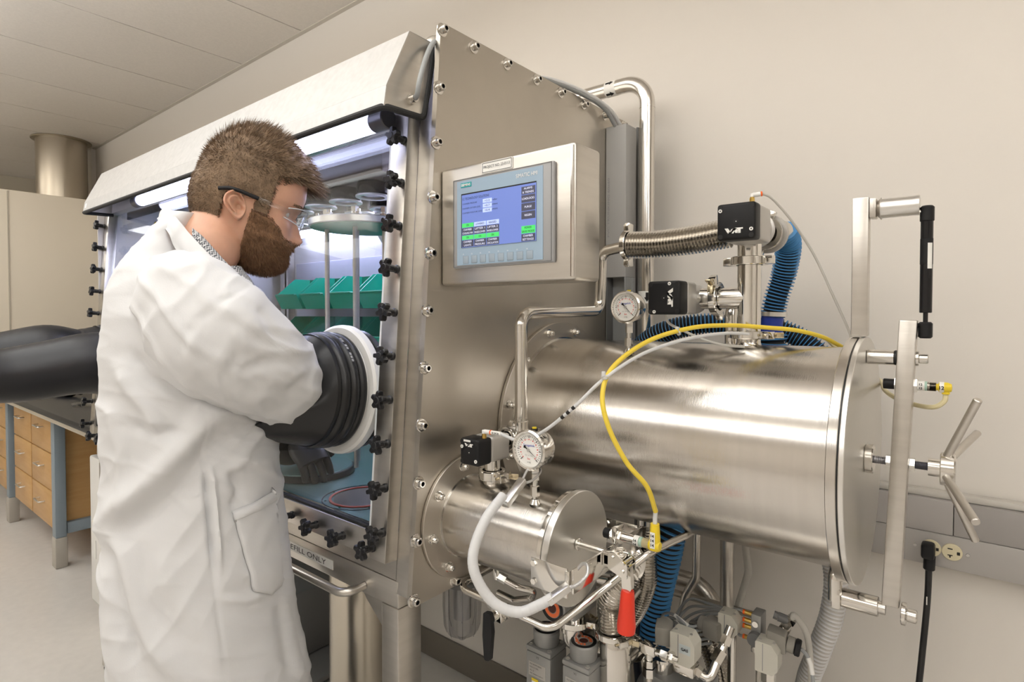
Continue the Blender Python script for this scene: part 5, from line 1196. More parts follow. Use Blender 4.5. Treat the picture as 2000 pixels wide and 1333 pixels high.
# two free gloves blown out into the room at the far left
for i, lab, dz in ((2, 'black rubber glove blown out into the room, the nearer of the two beside the person', 0), (3, 'black rubber glove blown out into the room, the farther one mostly hidden behind the other', .02)):
    o = wp(PX[i], PZ, .0); g = glove(lab, i)
    part('cuff_band', MB().lathe(prof, o, WN, 56, caps=False), 'rubber', g, sharp=60)
    c_ = [o + WN * .098, o + WN * .16 + ZP * .004, o + WN * .24 + ZP * (.002 + dz), V((o.x - .01, .36, 1.209 + dz)), V((o.x, .22, 1.214 + dz)), V((o.x + .01, .08, 1.220 + dz)), V((o.x + .01, -.02, 1.22 + dz))]
    pts = spline(c_, 8); N = len(pts)
    part('sleeve', MB().tube(pts, .1, 40, rf=lambda i: .112 - .066 * min(1, (i / N) / .95) ** .85 + .0006 * math.sin(i * .9)), 'rubber', g, sharp=60)
    part('hand', hand(MB(), pts[-2], (.02, -1, 0), (1, 0, .2), 1, 1.1, .18), 'rubber', g, sharp=60)

# ============================================================= PERSON
E1 = V((math.sin(R(YAW)), math.cos(R(YAW)), 0)).normalized(); E1 = V((math.cos(R(90 - YAW)), math.sin(R(90 - YAW)), 0))
E2 = V((-E1.y, E1.x, 0)); P0 = E1 * -.603 + E2 * 1.08
def L(px, py, b=0.):
    """local body coordinates (across, away, up) of a measured point"""
    F = 1.08 + b; return V(((px - 1000) / 1128 * F + .603, b, 1.37 + (614 - py) / 1128 * F))
skin = mat('skin', (.66, .37, .25), .48, sss=.25, var=.10, vscale=30, bump=.08, bscale=300)
cloth = mat('white_cotton', (.69, .69, .695), .85, bump=.10, bscale=500, spec=.2)
hairm = mat('brown_hair', (.27, .18, .11), .55, var=.3, vscale=60, bump=.3, bscale=260, spec=.35)
hairm2 = mat('dark_brown_hair', (.12, .075, .045), .5, spec=.35)
beardm2 = mat('dark_beard', (.13, .066, .034), .5, spec=.3)
beardm = mat('auburn_beard', (.30, .165, .088), .6, var=.35, vscale=70, bump=.3, bscale=260, spec=.3)

# ---- head surface in its own frame (x forward, y left, z up)
def lerp_t(tab, z, c=1):
    if z <= tab[0][0]: return tab[0][c]
    for p, q in zip(tab, tab[1:]):
        if z <= q[0]:
            t = (z - p[0]) / (q[0] - p[0]); t = t * t * (3 - 2 * t) * .35 + t * .65
            return p[c] + (q[c] - p[c]) * t
    return tab[-1][c]
HT = [  # z, front, back, half width
 (-.116, .058, .030, .010), (-.111, .074, .018, .027), (-.104, .088, .004, .038), (-.092, .0995, -.012, .047), (-.078, .1035, -.026, .054), (-.067, .1005, -.042, .058),
 (-.058, .1045, -.058, .0605), (-.050, .1055, -.070, .0625), (-.044, .1060, -.077, .064), (-.036, .1045, -.083, .0655), (-.028, .1015, -.087, .067), (-.010, .098, -.0935, .0695),
 (.010, .0955, -.0975, .071), (.030, .0945, -.100, .0725), (.045, .0985, -.1005, .0735), (.056, .1055, -.0995, .0745), (.072, .1085, -.0955, .0745), (.088, .1045, -.0875, .071),
 (.102, .091, -.0755, .0645), (.114, .076, -.059, .054), (.123, .056, -.040, .040), (.129, .030, -.018, .022), (.131, .008, .0, .006)]
HT = [(z if z < .05 else .05 + (z - .05) * 1.22, a, b, c) for z, a, b, c in HT]; ZT = HT[-1][0]
def g_(x, s): return math.exp(-(x / s) ** 2)
def head_pt(z, th):
    xf, xb, w_ = lerp_t(HT, z, 1), lerp_t(HT, z, 2), lerp_t(HT, z, 3)
    c = (xf + xb) / 2 if z > -.05 else (xf + xb) / 2; h = (xf - xb) / 2
    co, si = math.cos(th), math.sin(th); e = 2.25 if co > 0 else 2.1
    k = (abs(co) ** e + abs(si) ** e) ** (-1 / e)
    x, y = c + h * co * k, w_ * si * k
    if co > 0:
        ay = abs(y)
        nb = lerp_t([(-.042, 0), (-.037, .004), (-.031, .018), (-.024, .0245), (-.014, .0225), (.005, .0165), (.025, .0095), (.040, .004), (.05, 0)], z)
        x += nb * math.exp(-(ay / lerp_t([(-.04, .0135), (-.026, .0145), (-.01, .0105), (.03, .0085), (.05, .010)], z)) ** 2.6)
        x += .0075 * g_(ay - .0125, .0065) * g_(z + .0285, .0075)                    # nostril wings
        x -= .0125 * g_(ay - .033, .0155) * g_(z - .034, .0125)                      # eye sockets
        x += .0070 * g_(ay - .033, .0120) * g_(z - .033, .0085)                      # closed lids over the eyeballs
        x += .0035 * g_(ay - .030, .022) * g_(z - .053, .008)                        # brow
        x += .0040 * g_(ay - .048, .016) * g_(z + .002, .018)                        # cheekbone
        x += .0028 * g_(ay, .022) * (g_(z + .0565, .0045) + .8 * g_(z + .0465, .004)) - .0035 * g_(ay, .020) * g_(z + .0515, .0022)
        x -= .003 * g_(ay, .004) * g_(z + .040, .004)
    return V((x, y, z))
HO = V((.077, .05, 1.5615)); HR = Matrix.Rotation(R(26.5), 3, 'Z') @ Matrix.Rotation(R(15.5), 3, 'Y'); HS = .955
WZ = [(-.116, -.102), (-.060, -.050), (-.036, -.029), (-.024, -.015), (.0, .003), (.033, .024), (.056, .045), (.075, .066), (.15, .178)]
def warp(z):
    for (a, b), (c, d) in zip(WZ, WZ[1:]):
        if z <= c or c == .15: return b + (d - b) * (z - a) / (c - a)
def HL(p): p = V(p); return V((p.x, p.y, warp(p.z))) * HS
def H(p): return HO + HR @ HL(p)
hm_ = MB(); NT = 120; zs = []
zz = -.116
while zz < ZT - .001: zs.append(zz); zz += .0022
zs.append(ZT); vs = [H(head_pt(z, 2 * math.pi * k / NT)) for z in zs for k in range(NT)]
fs = [(j*NT+k, j*NT+(k+1) % NT, (j+1)*NT+(k+1) % NT, (j+1)*NT+k) for j in range(len(zs) - 1) for k in range(NT)] + [tuple(range(NT))[::-1], tuple((len(zs)-1)*NT + k for k in range(NT))]
hm_.add(vs, fs)
# ears
def ear(sgn):
    mb = MB(); NR, NP = 14, 48; top = []; bot = []
    def outl(a): # outline radius, a=0 front, pi/2 up
        return (.0205 + .0040 * math.cos(a - math.pi)), .0385 + .002 * math.sin(a)
    for j in range(NR + 1):
        r = j / NR
        for k in range(NP):
            a = 2 * math.pi * k / NP; rx, rz = outl(a)
            if math.sin(a) < 0: rx *= 1 - .42 * (-math.sin(a)) ** 1.5
            ex, ez = r * rx * math.cos(a), r * rz * math.sin(a)
            back = max(0, math.cos(a - 2.6)); up_ = max(0, math.sin(a) * .8 - math.cos(a) * .6)
            h = .0095 + .0068 * g_(r - .90, .09) * (1 if a < R(300) and a > R(15) else .35) + .0045 * g_(r - .60, .10) * (1 if R(70) < a < R(250) else .1)
            h -= .0140 * g_(ex - .001, .0075) * g_(ez + .004, .0115) + .0030 * g_(r - .75, .07) * (1 if R(40) < a < R(240) else 0)
            h += .0045 * g_(ex - .0105, .0045) * g_(ez + .002, .005) - .004 * max(0, (r - .93) / .07)
            tilt = .0100 * (-ex / .018) * 1.0
            top.append((ex, ez, h + tilt)); bot.append((ex * .93, ez * .93, -.006 + tilt * .55))
    def tr(p): 
        ex, ez, h = p; c, s = math.cos(R(14)), math.sin(R(14)); x, z = ex * c - ez * s, ex * s + ez * c
        return H((x - .012, sgn * (.0715 + h), z + .004))
    n = len(top); vs = [tr(p) for p in top] + [tr(p) for p in bot]; fs = []
    for j in range(NR):
        for k in range(NP):
            k2 = (k + 1) % NP; q = (j*NP+k, j*NP+k2, (j+1)*NP+k2, (j+1)*NP+k); fs += [q, tuple(i + n for i in q[::-1])]
    fs += [(NR*NP+k, NR*NP+(k+1) % NP, NR*NP+(k+1) % NP + n, NR*NP+k + n) for k in range(NP)]
    if sgn > 0: fs = [f[::-1] for f in fs]
    mb.add(vs, fs); return mb
def blob(mb, pts, rs, seg=24, squash=None):
    pts = [V(p) for p in pts]; P = spline(pts, 6); n = len(P)
    def rr(i):
        t = i / 6; k = min(int(t), len(rs) - 2); f = min(1, t - k); f = f * f * (3 - 2 * f); return rs[k] * (1 - f) + rs[k + 1] * f
    mb.tube(P, .1, seg, rf=rr); return mb
body = MB(); body.add(hm_.v, hm_.f)
blob(body, [H((-.012, 0, .02)), H((-.030, 0, -.045)), L(402, 500, -.015), L(372, 545, -.01), L(360, 600, 0)], [.055, .057, .0535, .064, .075], 36)
# trunk, arms and legs under the clothes
blob(body, [L(378, 540, .0), L(352, 620, 0), L(350, 760, 0), L(358, 900, 0), L(372, 1020, 0), L(378, 1130, 0)], [.075, .10, .105, .10, .105, .10], 36)
for sg in (-1, 1):
    blob(body, [V((.02, .05 * sg, 1.38)), V((.072, -.105, 1.365)) if sg < 0 else V((.03, .11, 1.35)), V((.125, -.095, 1.31)) if sg < 0 else V((.0, .18, 1.30)), V((.158, -.01, 1.255)) if sg < 0 else V((-.07, .27, 1.24)), V((.178, .075, 1.205)) if sg < 0 else V((-.125, .37, 1.215))], [.06, .055, .048, .040, .034], 24)
    hp_ = V((.01, .085 * sg, .93)); blob(body, [hp_, hp_ + V((.01, .005 * sg, -.25)), hp_ + V((.0, .005 * sg, -.45)), hp_ + V((-.02, .005 * sg, -.66)), hp_ + V((-.03, .005 * sg, -.83))], [.075, .068, .056, .050, .040], 24)
me = bpy.data.meshes.new('person'); me.from_pydata([tuple(p) for p in body.v], [], body.f); me.update()
tmp = bpy.data.objects.new('person', me); COL.objects.link(tmp)
rmod = tmp.modifiers.new('r', 'REMESH'); rmod.mode = 'VOXEL'; rmod.voxel_size = .0026; rmod.use_smooth_shade = True
sm = tmp.modifiers.new('s', 'SMOOTH'); sm.factor = .5; sm.iterations = 3
dg = bpy.context.evaluated_depsgraph_get(); me2 = bpy.data.meshes.new_from_object(tmp.evaluated_get(dg))
bpy.data.objects.remove(tmp, do_unlink=True); bpy.data.meshes.remove(me); me2.name = 'person'
bmx = bmesh.new(); bmx.from_mesh(me2)
for sg in (-1, 1):
    e_ = ear(sg); vv = [bmx.verts.new(p) for p in e_.v]
    for f in e_.f:
        if len(set(tuple(round(c, 6) for c in e_.v[i]) for i in f)) >= 3:
            try: bmx.faces.new([vv[i] for i in f])
            except Exception: pass
bmesh.ops.remove_doubles(bmx, verts=[v for v in bmx.verts if v.index == -1 or True][-2000:], dist=.00002)
bmx.to_mesh(me2); bmx.free()
me2.materials.clear(); me2.materials.append(skin)
for p in me2.polygons: p.use_smooth = True; p.material_index = 0
man = bpy.data.objects.new('person', me2); COL.objects.link(man)
man.location = P0; man.rotation_euler = (0, 0, math.atan2(E1.y, E1.x))
tag(man, 'bearded person in white lab coat and safety glasses reaching into the glovebox', 'person')

# ---- hair and beard
rg = random.Random(11)
def hair_len(p):
    x, y, z = p; ay = abs(y)
    if x > .044: lim = .074 + (x - .044) * .42
    elif x > .014: lim = .000
    elif x > -.036: lim = .036
    else: lim = -.050 + max(0, -.060 - x) * .1
    if x > .044 and ay > .045: lim += .004
    d = z - lim + .0045 * noise.noise(V((x, y, z)) * 60)
    if d < 0: return 0, d
    top = max(0, min(1, (z - .075) / .045)); fr = max(0, min(1, (x - .058) / .045))
    return .0030 + .0060 * min(1, d / .03) + top * (.014 + .032 * fr) + .034 * max(0, min(1, (x - .088) / .018)) * max(0, min(1, d / .006)), d
def hair_dir(p, n):
    x, y, z = p; top = max(0, min(1, (z - .078) / .04)); fr = max(0, min(1, (x - .03) / .06))
    wh = V((x + .055, y + .01, 0)); side = V((.45, 0, -.75)) if x > -.05 else V((.0, -.15 * (1 if y > 0 else -1), -1))
    d = side * (1 - top) * .55 + V((1, -.12, -.12 - .25 * fr)) * top * (.45 + .9 * fr)
    return (n * (.75 - .30 * fr * top) + d + V((rg.uniform(-.25, .25), rg.uniform(-.25, .25), rg.uniform(-.25, .25)))).normalized()
def nrm(z, th):
    a = head_pt(z, th + .02) - head_pt(z, th - .02); b = head_pt(min(z + .003, ZT - .0001), th) - head_pt(z - .003, th); return a.cross(b).normalized()
def beard_len(p):
    x, y, z = p; ay = abs(y)
    if z > .010 or x < .012: return 0
    lim = .010 if x < .046 else .010 - (x - .046) * 1.0
    if x > .088: lim = -.031 if ay < .026 else -.030
    lim += .005 * noise.noise(V((x, y, z)) * 70)
    if z > lim: return 0
    if x > .094 and ay < .021 and -.0605 < z < -.0435: return 0
    if x > .1 and ay < .006 and z > -.037: return 0
    if z < -.045 and x < .012: return 0
    e = min(1, (lim - z) / .012); return (.0045 + .0080 * e) if z < -.035 else (.003 + .0065 * e)
def strands(mb, n, lf, df, wd, seg=3, dk=.4, zr=(-.116, .15)):
    cnt = 0; tries = 0
    while cnt < n and tries < n * 14:
        tries += 1
        z = rg.uniform(*zr); th = rg.uniform(0, 2 * math.pi); p = head_pt(z, th); l = lf(p)
        l = l[0] if isinstance(l, tuple) else l
        if l <= 0: continue
        w0 = lerp_t(HT, z, 3) / .0745
        if rg.random() > .25 + .75 * w0: continue
        nn = nrm(z, th); d = df(p, nn); l *= rg.uniform(.75, 1.25); s_ = d.cross(V((rg.uniform(-1, 1), rg.uniform(-1, 1), rg.uniform(-1, 1)))).normalized() * wd
        vs = []; q = p - nn * .0005
        for k in range(seg):
            t = k / seg; vs += [H(q + s_ * (1 - t * .6)), H(q - s_ * (1 - t * .6))]; q = q + d * l / seg; d = (d + V((.06, 0, -.07))).normalized()
        vs.append(H(q)); b_ = len(mb.v)
        mb.v += vs; mb.f += [(b_+2*k, b_+2*k+1, b_+2*k+3, b_+2*k+2) for k in range(seg - 1)] + [(b_+2*seg-2, b_+2*seg-1, b_+2*seg)]; mb.m += [int(rg.random() < dk)] * seg
        cnt += 1
    return mb
def cap(lf, df, k_, noise_amp):
    NT2 = 150; zz_ = [-.112 + .0022 * i for i in range(120)]; grid = {}; mb = MB()
    for j, z in enumerate(zz_):
        z = min(z, ZT - .0003)
        for k in range(NT2):
            th = 2 * math.pi * k / NT2; p = head_pt(z, th); l = lf(p); l = l[0] if isinstance(l, tuple) else l
            if l <= 0: continue
            nn = nrm(min(z, ZT - .003), th); d = nn * .8 + (df(p, nn) if l > .012 else nn) * .6
            nz = noise.noise(V((p.x, p.y * .8, p.z)) * 130) * noise_amp
            grid[(j, k)] = len(mb.v); mb.v.append(H(p + d.normalized() * (l * k_ + nz * l / .008)))
    for (j, k) in list(grid):
        q = [(j, k), (j, (k + 1) % NT2), (j + 1, (k + 1) % NT2), (j + 1, k)]
        if all(t in grid for t in q): mb.f.append(tuple(grid[t] for t in q)); mb.m.append(0)
    return mb
def hdet(p, n):  # combing direction without scatter for the cap
    x, y, z = p; top = max(0, min(1, (z - .078) / .04)); fr = max(0, min(1, (x - .03) / .06))
    return (n * .6 + V((1, -.12, -.05 - .25 * fr)) * top * (.4 + .9 * fr)).normalized()
hmb = cap(lambda p: (lambda q: q[0] if q[1] > .006 else 0)(hair_len(p)), hdet, .46, .0008)
strands(hmb, 36000, hair_len, hair_dir, .00046, dk=.45, zr=(-.05, ZT - .0005))
hair = part('hair', hmb, [hairm, hairm2], man, sharp=80, local=True)
def bdir(p, n): return (n * .55 + V((.25, 0, -.75)) + V((rg.uniform(-.35, .35), rg.uniform(-.35, .35), rg.uniform(-.3, .3)))).normalized()
bmb = cap(lambda p: (beard_len(p) if beard_len(p) > .0082 else 0), lambda p, n: n, .30, .0010)
strands(bmb, 24000, beard_len, bdir, .00040, dk=.28, zr=(-.116, .011))
part('beard', bmb, [beardm, beardm2], man, sharp=80, local=True)
for sg in (-1, 1):
    ebm = MB()
    for k in range(260):
        y = rg.uniform(.012, .052); z = .0545 + .004 * math.sin((y - .012) / .04 * 2.6) + rg.uniform(-.0028, .0028)
        th = math.asin(min(.99, y / lerp_t(HT, z, 3))) * .95; p = head_pt(z, th); d = V((.15, .9, .25 - (y - .012) * 12)).normalized(); b_ = len(ebm.v)
        p = V((p.x + .0008, p.y * sg, p.z)); d.y *= sg
        ebm.v += [H(p + V((0, 0, .0004))), H(p - V((0, 0, .0004))), H(p + d * .007 + V((.0012, 0, 0)))]; ebm.f.append((b_, b_+1, b_+2)); ebm.m.append(0)
    part('eyebrow', ebm, hairm, man, local=True)
for sg in (-1, 1):
    part('eye', MB().lathe([(.0, -.0095), (.005, -.0081), (.0081, -.005), (.0095, 0), (.0081, .005), (.005, .0081), (.0, .0095)], H((.0735, .033 * sg, .0335)), HR @ V((1, 0, -.5)), 20, caps=False), mat('eye_white', (.6, .56, .52), .2) if 'eye_white' not in bpy.data.materials else bpy.data.materials['eye_white'], man, local=True)
    lash = MB().tube([H((.0985 - .35 * abs(t) ** 2 * 20, (.033 + t) * sg, .0285 + 14 * t * t)) for t in [-.013 + .0026 * k for k in range(11)]], .0007, 6)
    part('eyelashes', lash, 'ink', man, local=True)

# ---- safety glasses (worn)
gt = thing('safety_glasses', 'clear wraparound safety glasses with black temple tips on the persons face', 'glasses', tuple(P0 + E1 * HO.x + E2 * HO.y + ZP * HO.z))
gt.rotation_euler = man.rotation_euler
def GL(p): return HR @ HL(p)
for sg in (-1, 1):
    y = .0805 * sg
    tp = spline([GL((-.050, (.0785) * sg, .0335)), GL((-.030, .0865 * sg, .0400)), GL((-.008, .0850 * sg, .0405)), GL((.020, .0810 * sg, .0385))], 6)
    mb = MB()
    for q in range(len(tp) - 1): pass
    part('temple_tip', MB().tube(tp, .0036, 10), 'black', gt, local=True)
    a, b, c = GL((.020, .081 * sg, .0385)), GL((.060, .077 * sg, .036)), GL((.083, .070 * sg, .034))
    up_ = HR @ ZP
    for p, q in ((a, b), (b, c)):
        d = (q - p); part('temple', MB().obox((p + q) / 2, d, up_.cross(d), up_, d.length / 2, .0012, .0042, .0006), 'lens', gt, local=True)
lm = MB(); NU, NV = 40, 12
for s_ in (0, 1):
    for i in range(NU + 1):
        u = -1 + 2 * i / NU
        for j in range(NV + 1):
            v = j / NV; yy = .0735 * math.sin(u * 1.45) / math.sin(1.45); xx = .119 - .043 * abs(u) ** 2.4 - .0018 * s_
            lo = .004 + .018 * g_(u, .16) + .010 * abs(u) ** 3; hi = .0535 - .012 * abs(u) ** 3
            lm.v.append(GL((xx - .004 * (1 - v), yy * (1 - .02 * s_), lo + (hi - lo) * v)))
W_ = (NU + 1) * (NV + 1)
for i in range(NU):
    for j in range(NV):
        a = i * (NV + 1) + j; q = (a, a + NV + 1, a + NV + 2, a + 1); lm.f += [q, tuple(x + W_ for x in q[::-1])]; lm.m += [0, 0]
for i in range(NU):
    for j in (0, NV):
        a = i * (NV + 1) + j; lm.f.append((a, a + NV + 1, a + NV + 1 + W_, a + W_)); lm.m.append(0)
part('lens', lm, 'lens', gt, local=True, sharp=50)
brow_bar = MB().tube([lm.v[i * (NV + 1) + NV] for i in range(NU + 1)], .0011, 8)
part('lens_rim', brow_bar, mat('lens_rim', (.55, .56, .58), .2), gt, local=True)
part('lens_rim', MB().tube([lm.v[i * (NV + 1)] for i in range(NU + 1)], .0009, 8), bpy.data.materials['lens_rim'], gt, local=True)
# ---- lab coat
SEC = [  # py, left px, right px, half depth
 (418, 330, 350, .035), (440, 314, 370, .060), (465, 290, 388, .088), (500, 256, 428, .122), (540, 224, 474, .152), (580, 205, 498, .172), (620, 196, 510, .184), (700, 190, 520, .186),
 (800, 188, 530, .182), (900, 190, 543, .176), (1000, 190, 552, .178), (1030, 188, 556, .180), (1100, 194, 561, .183), (1200, 199, 572, .187), (1333, 203, 597, .192), (1500, 204, 618, .20), (1620, 203, 628, .205)]
SECZ = sorted([(1.37 + (614 - y) / 1128 * 1.08, (l - 370) / 1128 * 1.08, (r - 370) / 1128 * 1.08, h) for y, l, r, h in SEC])
def pxof(p): F = 1.08 + p.y; return 1000 + (p.x - .603) * 1128 / F, 614 - (p.z - 1.37) * 1128 / F
def _ring(l, r, h, z):
    out = []
    for i in range(72):
        th = 2 * math.pi * i / 72; co, si = math.cos(th), math.sin(th); k = (abs(co) ** 2.35 + abs(si) ** 2.35) ** (-1 / 2.35)
        out.append(pxof(V(((l + r) / 2 + (r - l) / 2 * co * k, h * si * k * (1 if si < 0 else .74), z)))[0])
    return min(out), max(out)
_n = []
for (z, l, r, h), (y, pl_, pr_, h_) in zip(SECZ, sorted(SEC, reverse=True)):
    for _ in range(12):
        a, b = _ring(l, r, h, z); l += (pl_ - a) * .0006; r += (pr_ - b) * .0006; r = max(r, l + .05)
    _n.append((z, l, r, h))
SECZ = _n
FOLDS = [([(411, 918), (416, 1000), (424, 1122)], 5.5, .0065), ([(399, 930), (401, 1000), (410, 1110)], 5.5, -.008),  # polyline in image space, half width, height (ridge +, valley -)
 ([(470, 800), (400, 818), (356, 876), (306, 932), (252, 978), (190, 1030)], 26, .016), ([(455, 850), (400, 890), (350, 950), (290, 1000), (215, 1050)], 30, -.011),
 ([(233, 722), (252, 760), (285, 800), (312, 850)], 15, .008), ([(258, 690), (296, 740), (350, 764)], 13, -.007), ([(300, 700), (340, 730), (390, 740)], 12, .006),
 ([(212, 800), (232, 880), (240, 985)], 14, .006), ([(188, 1034), (235, 1085), (258, 1190), (300, 1270), (345, 1340)], 22, .012), ([(205, 1060), (222, 1120), (240, 1220), (262, 1333)], 18, -.010),
 ([(250, 830), (300, 850), (350, 840)], 13, -.007), ([(262, 520), (300, 560), (330, 620), (345, 690)], 26, .005), ([(345, 560), (380, 640), (370, 720)], 20, -.006),
 ([(540, 800), (500, 850), (462, 905), (440, 930)], 14, .008), ([(445, 915), (466, 958), (452, 1000)], 11, -.007), ([(480, 900), (520, 905), (555, 930)], 16, .006),
 ([(405, 1150), (470, 1130), (540, 1120)], 20, .003), ([(420, 1175), (470, 1180), (505, 1168)], 11, .005), ([(560, 1170), (575, 1250), (590, 1333)], 16, .007), ([(540, 1180), (552, 1260), (560, 1340)], 14, -.005),
 ([(204, 1100), (206, 1200), (210, 1340)], 14, .006), ([(300, 1060), (330, 1160), (400, 1250), (430, 1340)], 30, .006), ([(392, 800), (396, 900), (403, 1000), (412, 1150), (432, 1340)], 4, -.0022)]
def fold_h(px, py, folds):
    s = 0
    for pl, w_, h in folds:
        best = 1e9; tb = 0; n = len(pl) - 1
        for i in range(n):
            (x0, y0), (x1, y1) = pl[i], pl[i+1]; dx, dy = x1 - x0, y1 - y0; t = max(0, min(1, ((px - x0) * dx + (py - y0) * dy) / (dx*dx + dy*dy)))
            d = math.hypot(px - x0 - t * dx, py - y0 - t * dy)
            if d < best: best = d; tb = (i + t) / n
        if best < w_ * 2.4: s += h * math.exp(-(best / w_) ** 2) * min(1, 4 * min(tb, 1 - tb) + .35)
    return s
def coat_raw(z, th):
    l, r, h = lerp_t(SECZ, z, 1), lerp_t(SECZ, z, 2), lerp_t(SECZ, z, 3); co, si = math.cos(th), math.sin(th); e = 2.35
    k = (abs(co) ** e + abs(si) ** e) ** (-1 / e); ff = max(0, min(1, (1.05 - z) / .4))
    wav = 1 + ff * .018 * math.sin(7 * th + 3 * z)
    return V(((l + r) / 2 + (r - l) / 2 * co * k, h * si * k * wav * (1 if si < 0 else .74), z))
def coat_pt(z, th):
    p = coat_raw(z, th); n = (coat_raw(z, th + .02) - coat_raw(z, th - .02)).cross(V((0, 0, 1))); n.normalize(); d = 0
    if p.y < .02:
        px, py = pxof(p); d = fold_h(px, py, FOLDS) * min(1, (.02 - p.y) / .05)
    d *= 1.25
    for ang, su, sv, am, sd in ((.9, 15, 4.0, .0050, 1), (-.7, 17, 4.5, .0035, 7), (1.35, 26, 6, .0022, 3)):
        c_, s_ = math.cos(ang), math.sin(ang); u = p.x * c_ + p.z * s_ + p.y * .4; v = -p.x * s_ + p.z * c_
        d += am * (max(0, 1 - 3.2 * abs(noise.noise(V((u * su, v * sv, sd))))) ** 2 - .15) * max(0, min(1, .45 + 1.6 * noise.noise(V((p.x * 5, p.z * 4, sd * 2.)))))
    d += .0022 * noise.noise(V((p.x * 9, p.y * 9, p.z * 5)) + V((3, 1, 2))) + .0012 * noise.noise(V((p.x * 26, p.y * 26, p.z * 14)))
    return p + n * d
ct_ = MB(); NZ, NTT = 380, 330; z0c, z1c = SECZ[0][0], SECZ[-1][0] - .002
for j in range(NZ + 1):
    z = z0c + (z1c - z0c) * j / NZ
    for k in range(NTT): ct_.v.append(coat_pt(z, 2 * math.pi * k / NTT))
for j in range(NZ):
    for k in range(NTT): ct_.f.append((j*NTT+k, j*NTT+(k+1) % NTT, (j+1)*NTT+(k+1) % NTT, (j+1)*NTT+k)); ct_.m.append(0)
coat = part('lab_coat', ct_, cloth, man, local=True, sharp=80)
# sleeves
SF = [([(482, 562), (432, 590), (388, 626), (357, 666), (346, 705)], 4.5, -.0035), ([(470, 690), (455, 712), (480, 722), (540, 700)], 10, -.008), ([(452, 640), (480, 675), (530, 690), (570, 690)], 12, .006), ([(400, 700), (420, 745), (470, 775), (520, 795)], 16, .006),
      ([(545, 720), (575, 735), (598, 720)], 9, .005), ([(520, 760), (560, 770), (585, 745)], 10, -.005), ([(430, 600), (470, 610), (520, 650)], 18, .006), ([(380, 640), (372, 690), (395, 740)], 14, .006), ([(440, 790), (480, 800), (530, 790)], 12, -.004), ([(500, 600), (520, 630), (545, 665)], 12, -.004)]
def sleeve(cs, rs, folds, nm='sleeve'):
    P = spline(cs, 20); n = len(P); mb = MB(); seg = 128
    def rr(i):
        t = i / 20; k = min(int(t), len(rs) - 2); f = min(1, t - k); f = f * f * (3 - 2 * f); return rs[k] * (1 - f) + rs[k+1] * f
    mb.tube(P, .1, seg, rf=rr, caps=False)
    for i in range(len(mb.v)):
        c = P[i // seg]; d = (mb.v[i] - c).normalized(); q = mb.v[i]; hh = .0022 * noise.noise(q * 16) + .0012 * noise.noise(q * 34)
        for ang, su, sv, am, sd in ((.75, 20, 6, .0050, 2), (-.35, 24, 7, .0035, 5)):
            c_, s_ = math.cos(ang), math.sin(ang); u = q.x * c_ + q.z * s_; v = -q.x * s_ + q.z * c_ + q.y * .5; hh += am * (max(0, 1 - 3.0 * abs(noise.noise(V((u * su, v * sv, sd))))) ** 2 - .15)
        if folds and d.y < .3: px, py = pxof(q); hh += fold_h(px, py, folds) * min(1, (.3 - d.y) / .3)
        mb.v[i] = q + d * hh
    e0 = len(mb.v); last = (n - 1) * seg
    for k in range(seg): mb.v.append(P[-1] + (mb.v[last + k] - P[-1]) * .96 - (P[-1] - P[-2]).normalized() * .02)
    for k in range(seg): mb.f.append((last + k, last + (k+1) % seg, e0 + (k+1) % seg, e0 + k)); mb.m.append(0)
    return part(nm, mb, cloth, coat, local=True, sharp=80)
sleeve([(.020, -.085, 1.425), (.072, -.118, 1.385), (.112, -.125, 1.338), (.142, -.085, 1.300), (.160, -.020, 1.260), (.168, .050, 1.214), (.180, .105, 1.200)], [.062, .088, .0985, .0950, .084, .0690, .060], SF)
sleeve([(.0, .07, 1.41), (.02, .12, 1.37), (.0, .17, 1.31), (-.05, .25, 1.26), (-.11, .34, 1.225)], [.05, .078, .085, .080, .066], None)
# collar, placed as folded strips round the neck
def strip(nm, inner, outer, m, parent, th=.003, bulge=.004, nu=36, nv=8):
    A, B = spline(inner, 8), spline(outer, 8)
    A, B = resample(A, sum((A[i+1]-A[i]).length for i in range(len(A)-1)) / nu), resample(B, sum((B[i+1]-B[i]).length for i in range(len(B)-1)) / nu)
    n = min(len(A), len(B)); mb = MB(); up = []; lo = []
    for i in range(n):
        t = (A[min(i+1, n-1)] - A[max(i-1, 0)]); w_ = (B[i] - A[i]); nn = t.cross(w_).normalized()
        if nn.y > 0: nn = -nn
        for j in range(nv + 1):
            f = j / nv; p = A[i].lerp(B[i], f) + nn * bulge * math.sin(math.pi * min(1, f * 1.15)); up.append(p + nn * th); lo.append(p)
    W = nv + 1; N = len(up); mb.v = up + lo
    for i in range(n - 1):
        for j in range(nv):
            q = (i*W+j, (i+1)*W+j, (i+1)*W+j+1, i*W+j+1); mb.f += [q, tuple(x + N for x in q[::-1])]
    for i in range(n - 1):
        for j in (0, nv): mb.f.append((i*W+j, i*W+j+N, (i+1)*W+j+N, (i+1)*W+j))
    for j in range(nv):
        for i in (0, n - 1): mb.f.append((i*W+j, i*W+j+N, i*W+j+1+N, i*W+j+1))
    mb.m = [0] * len(mb.f); return part(nm, mb, m, parent, local=True, sharp=50)
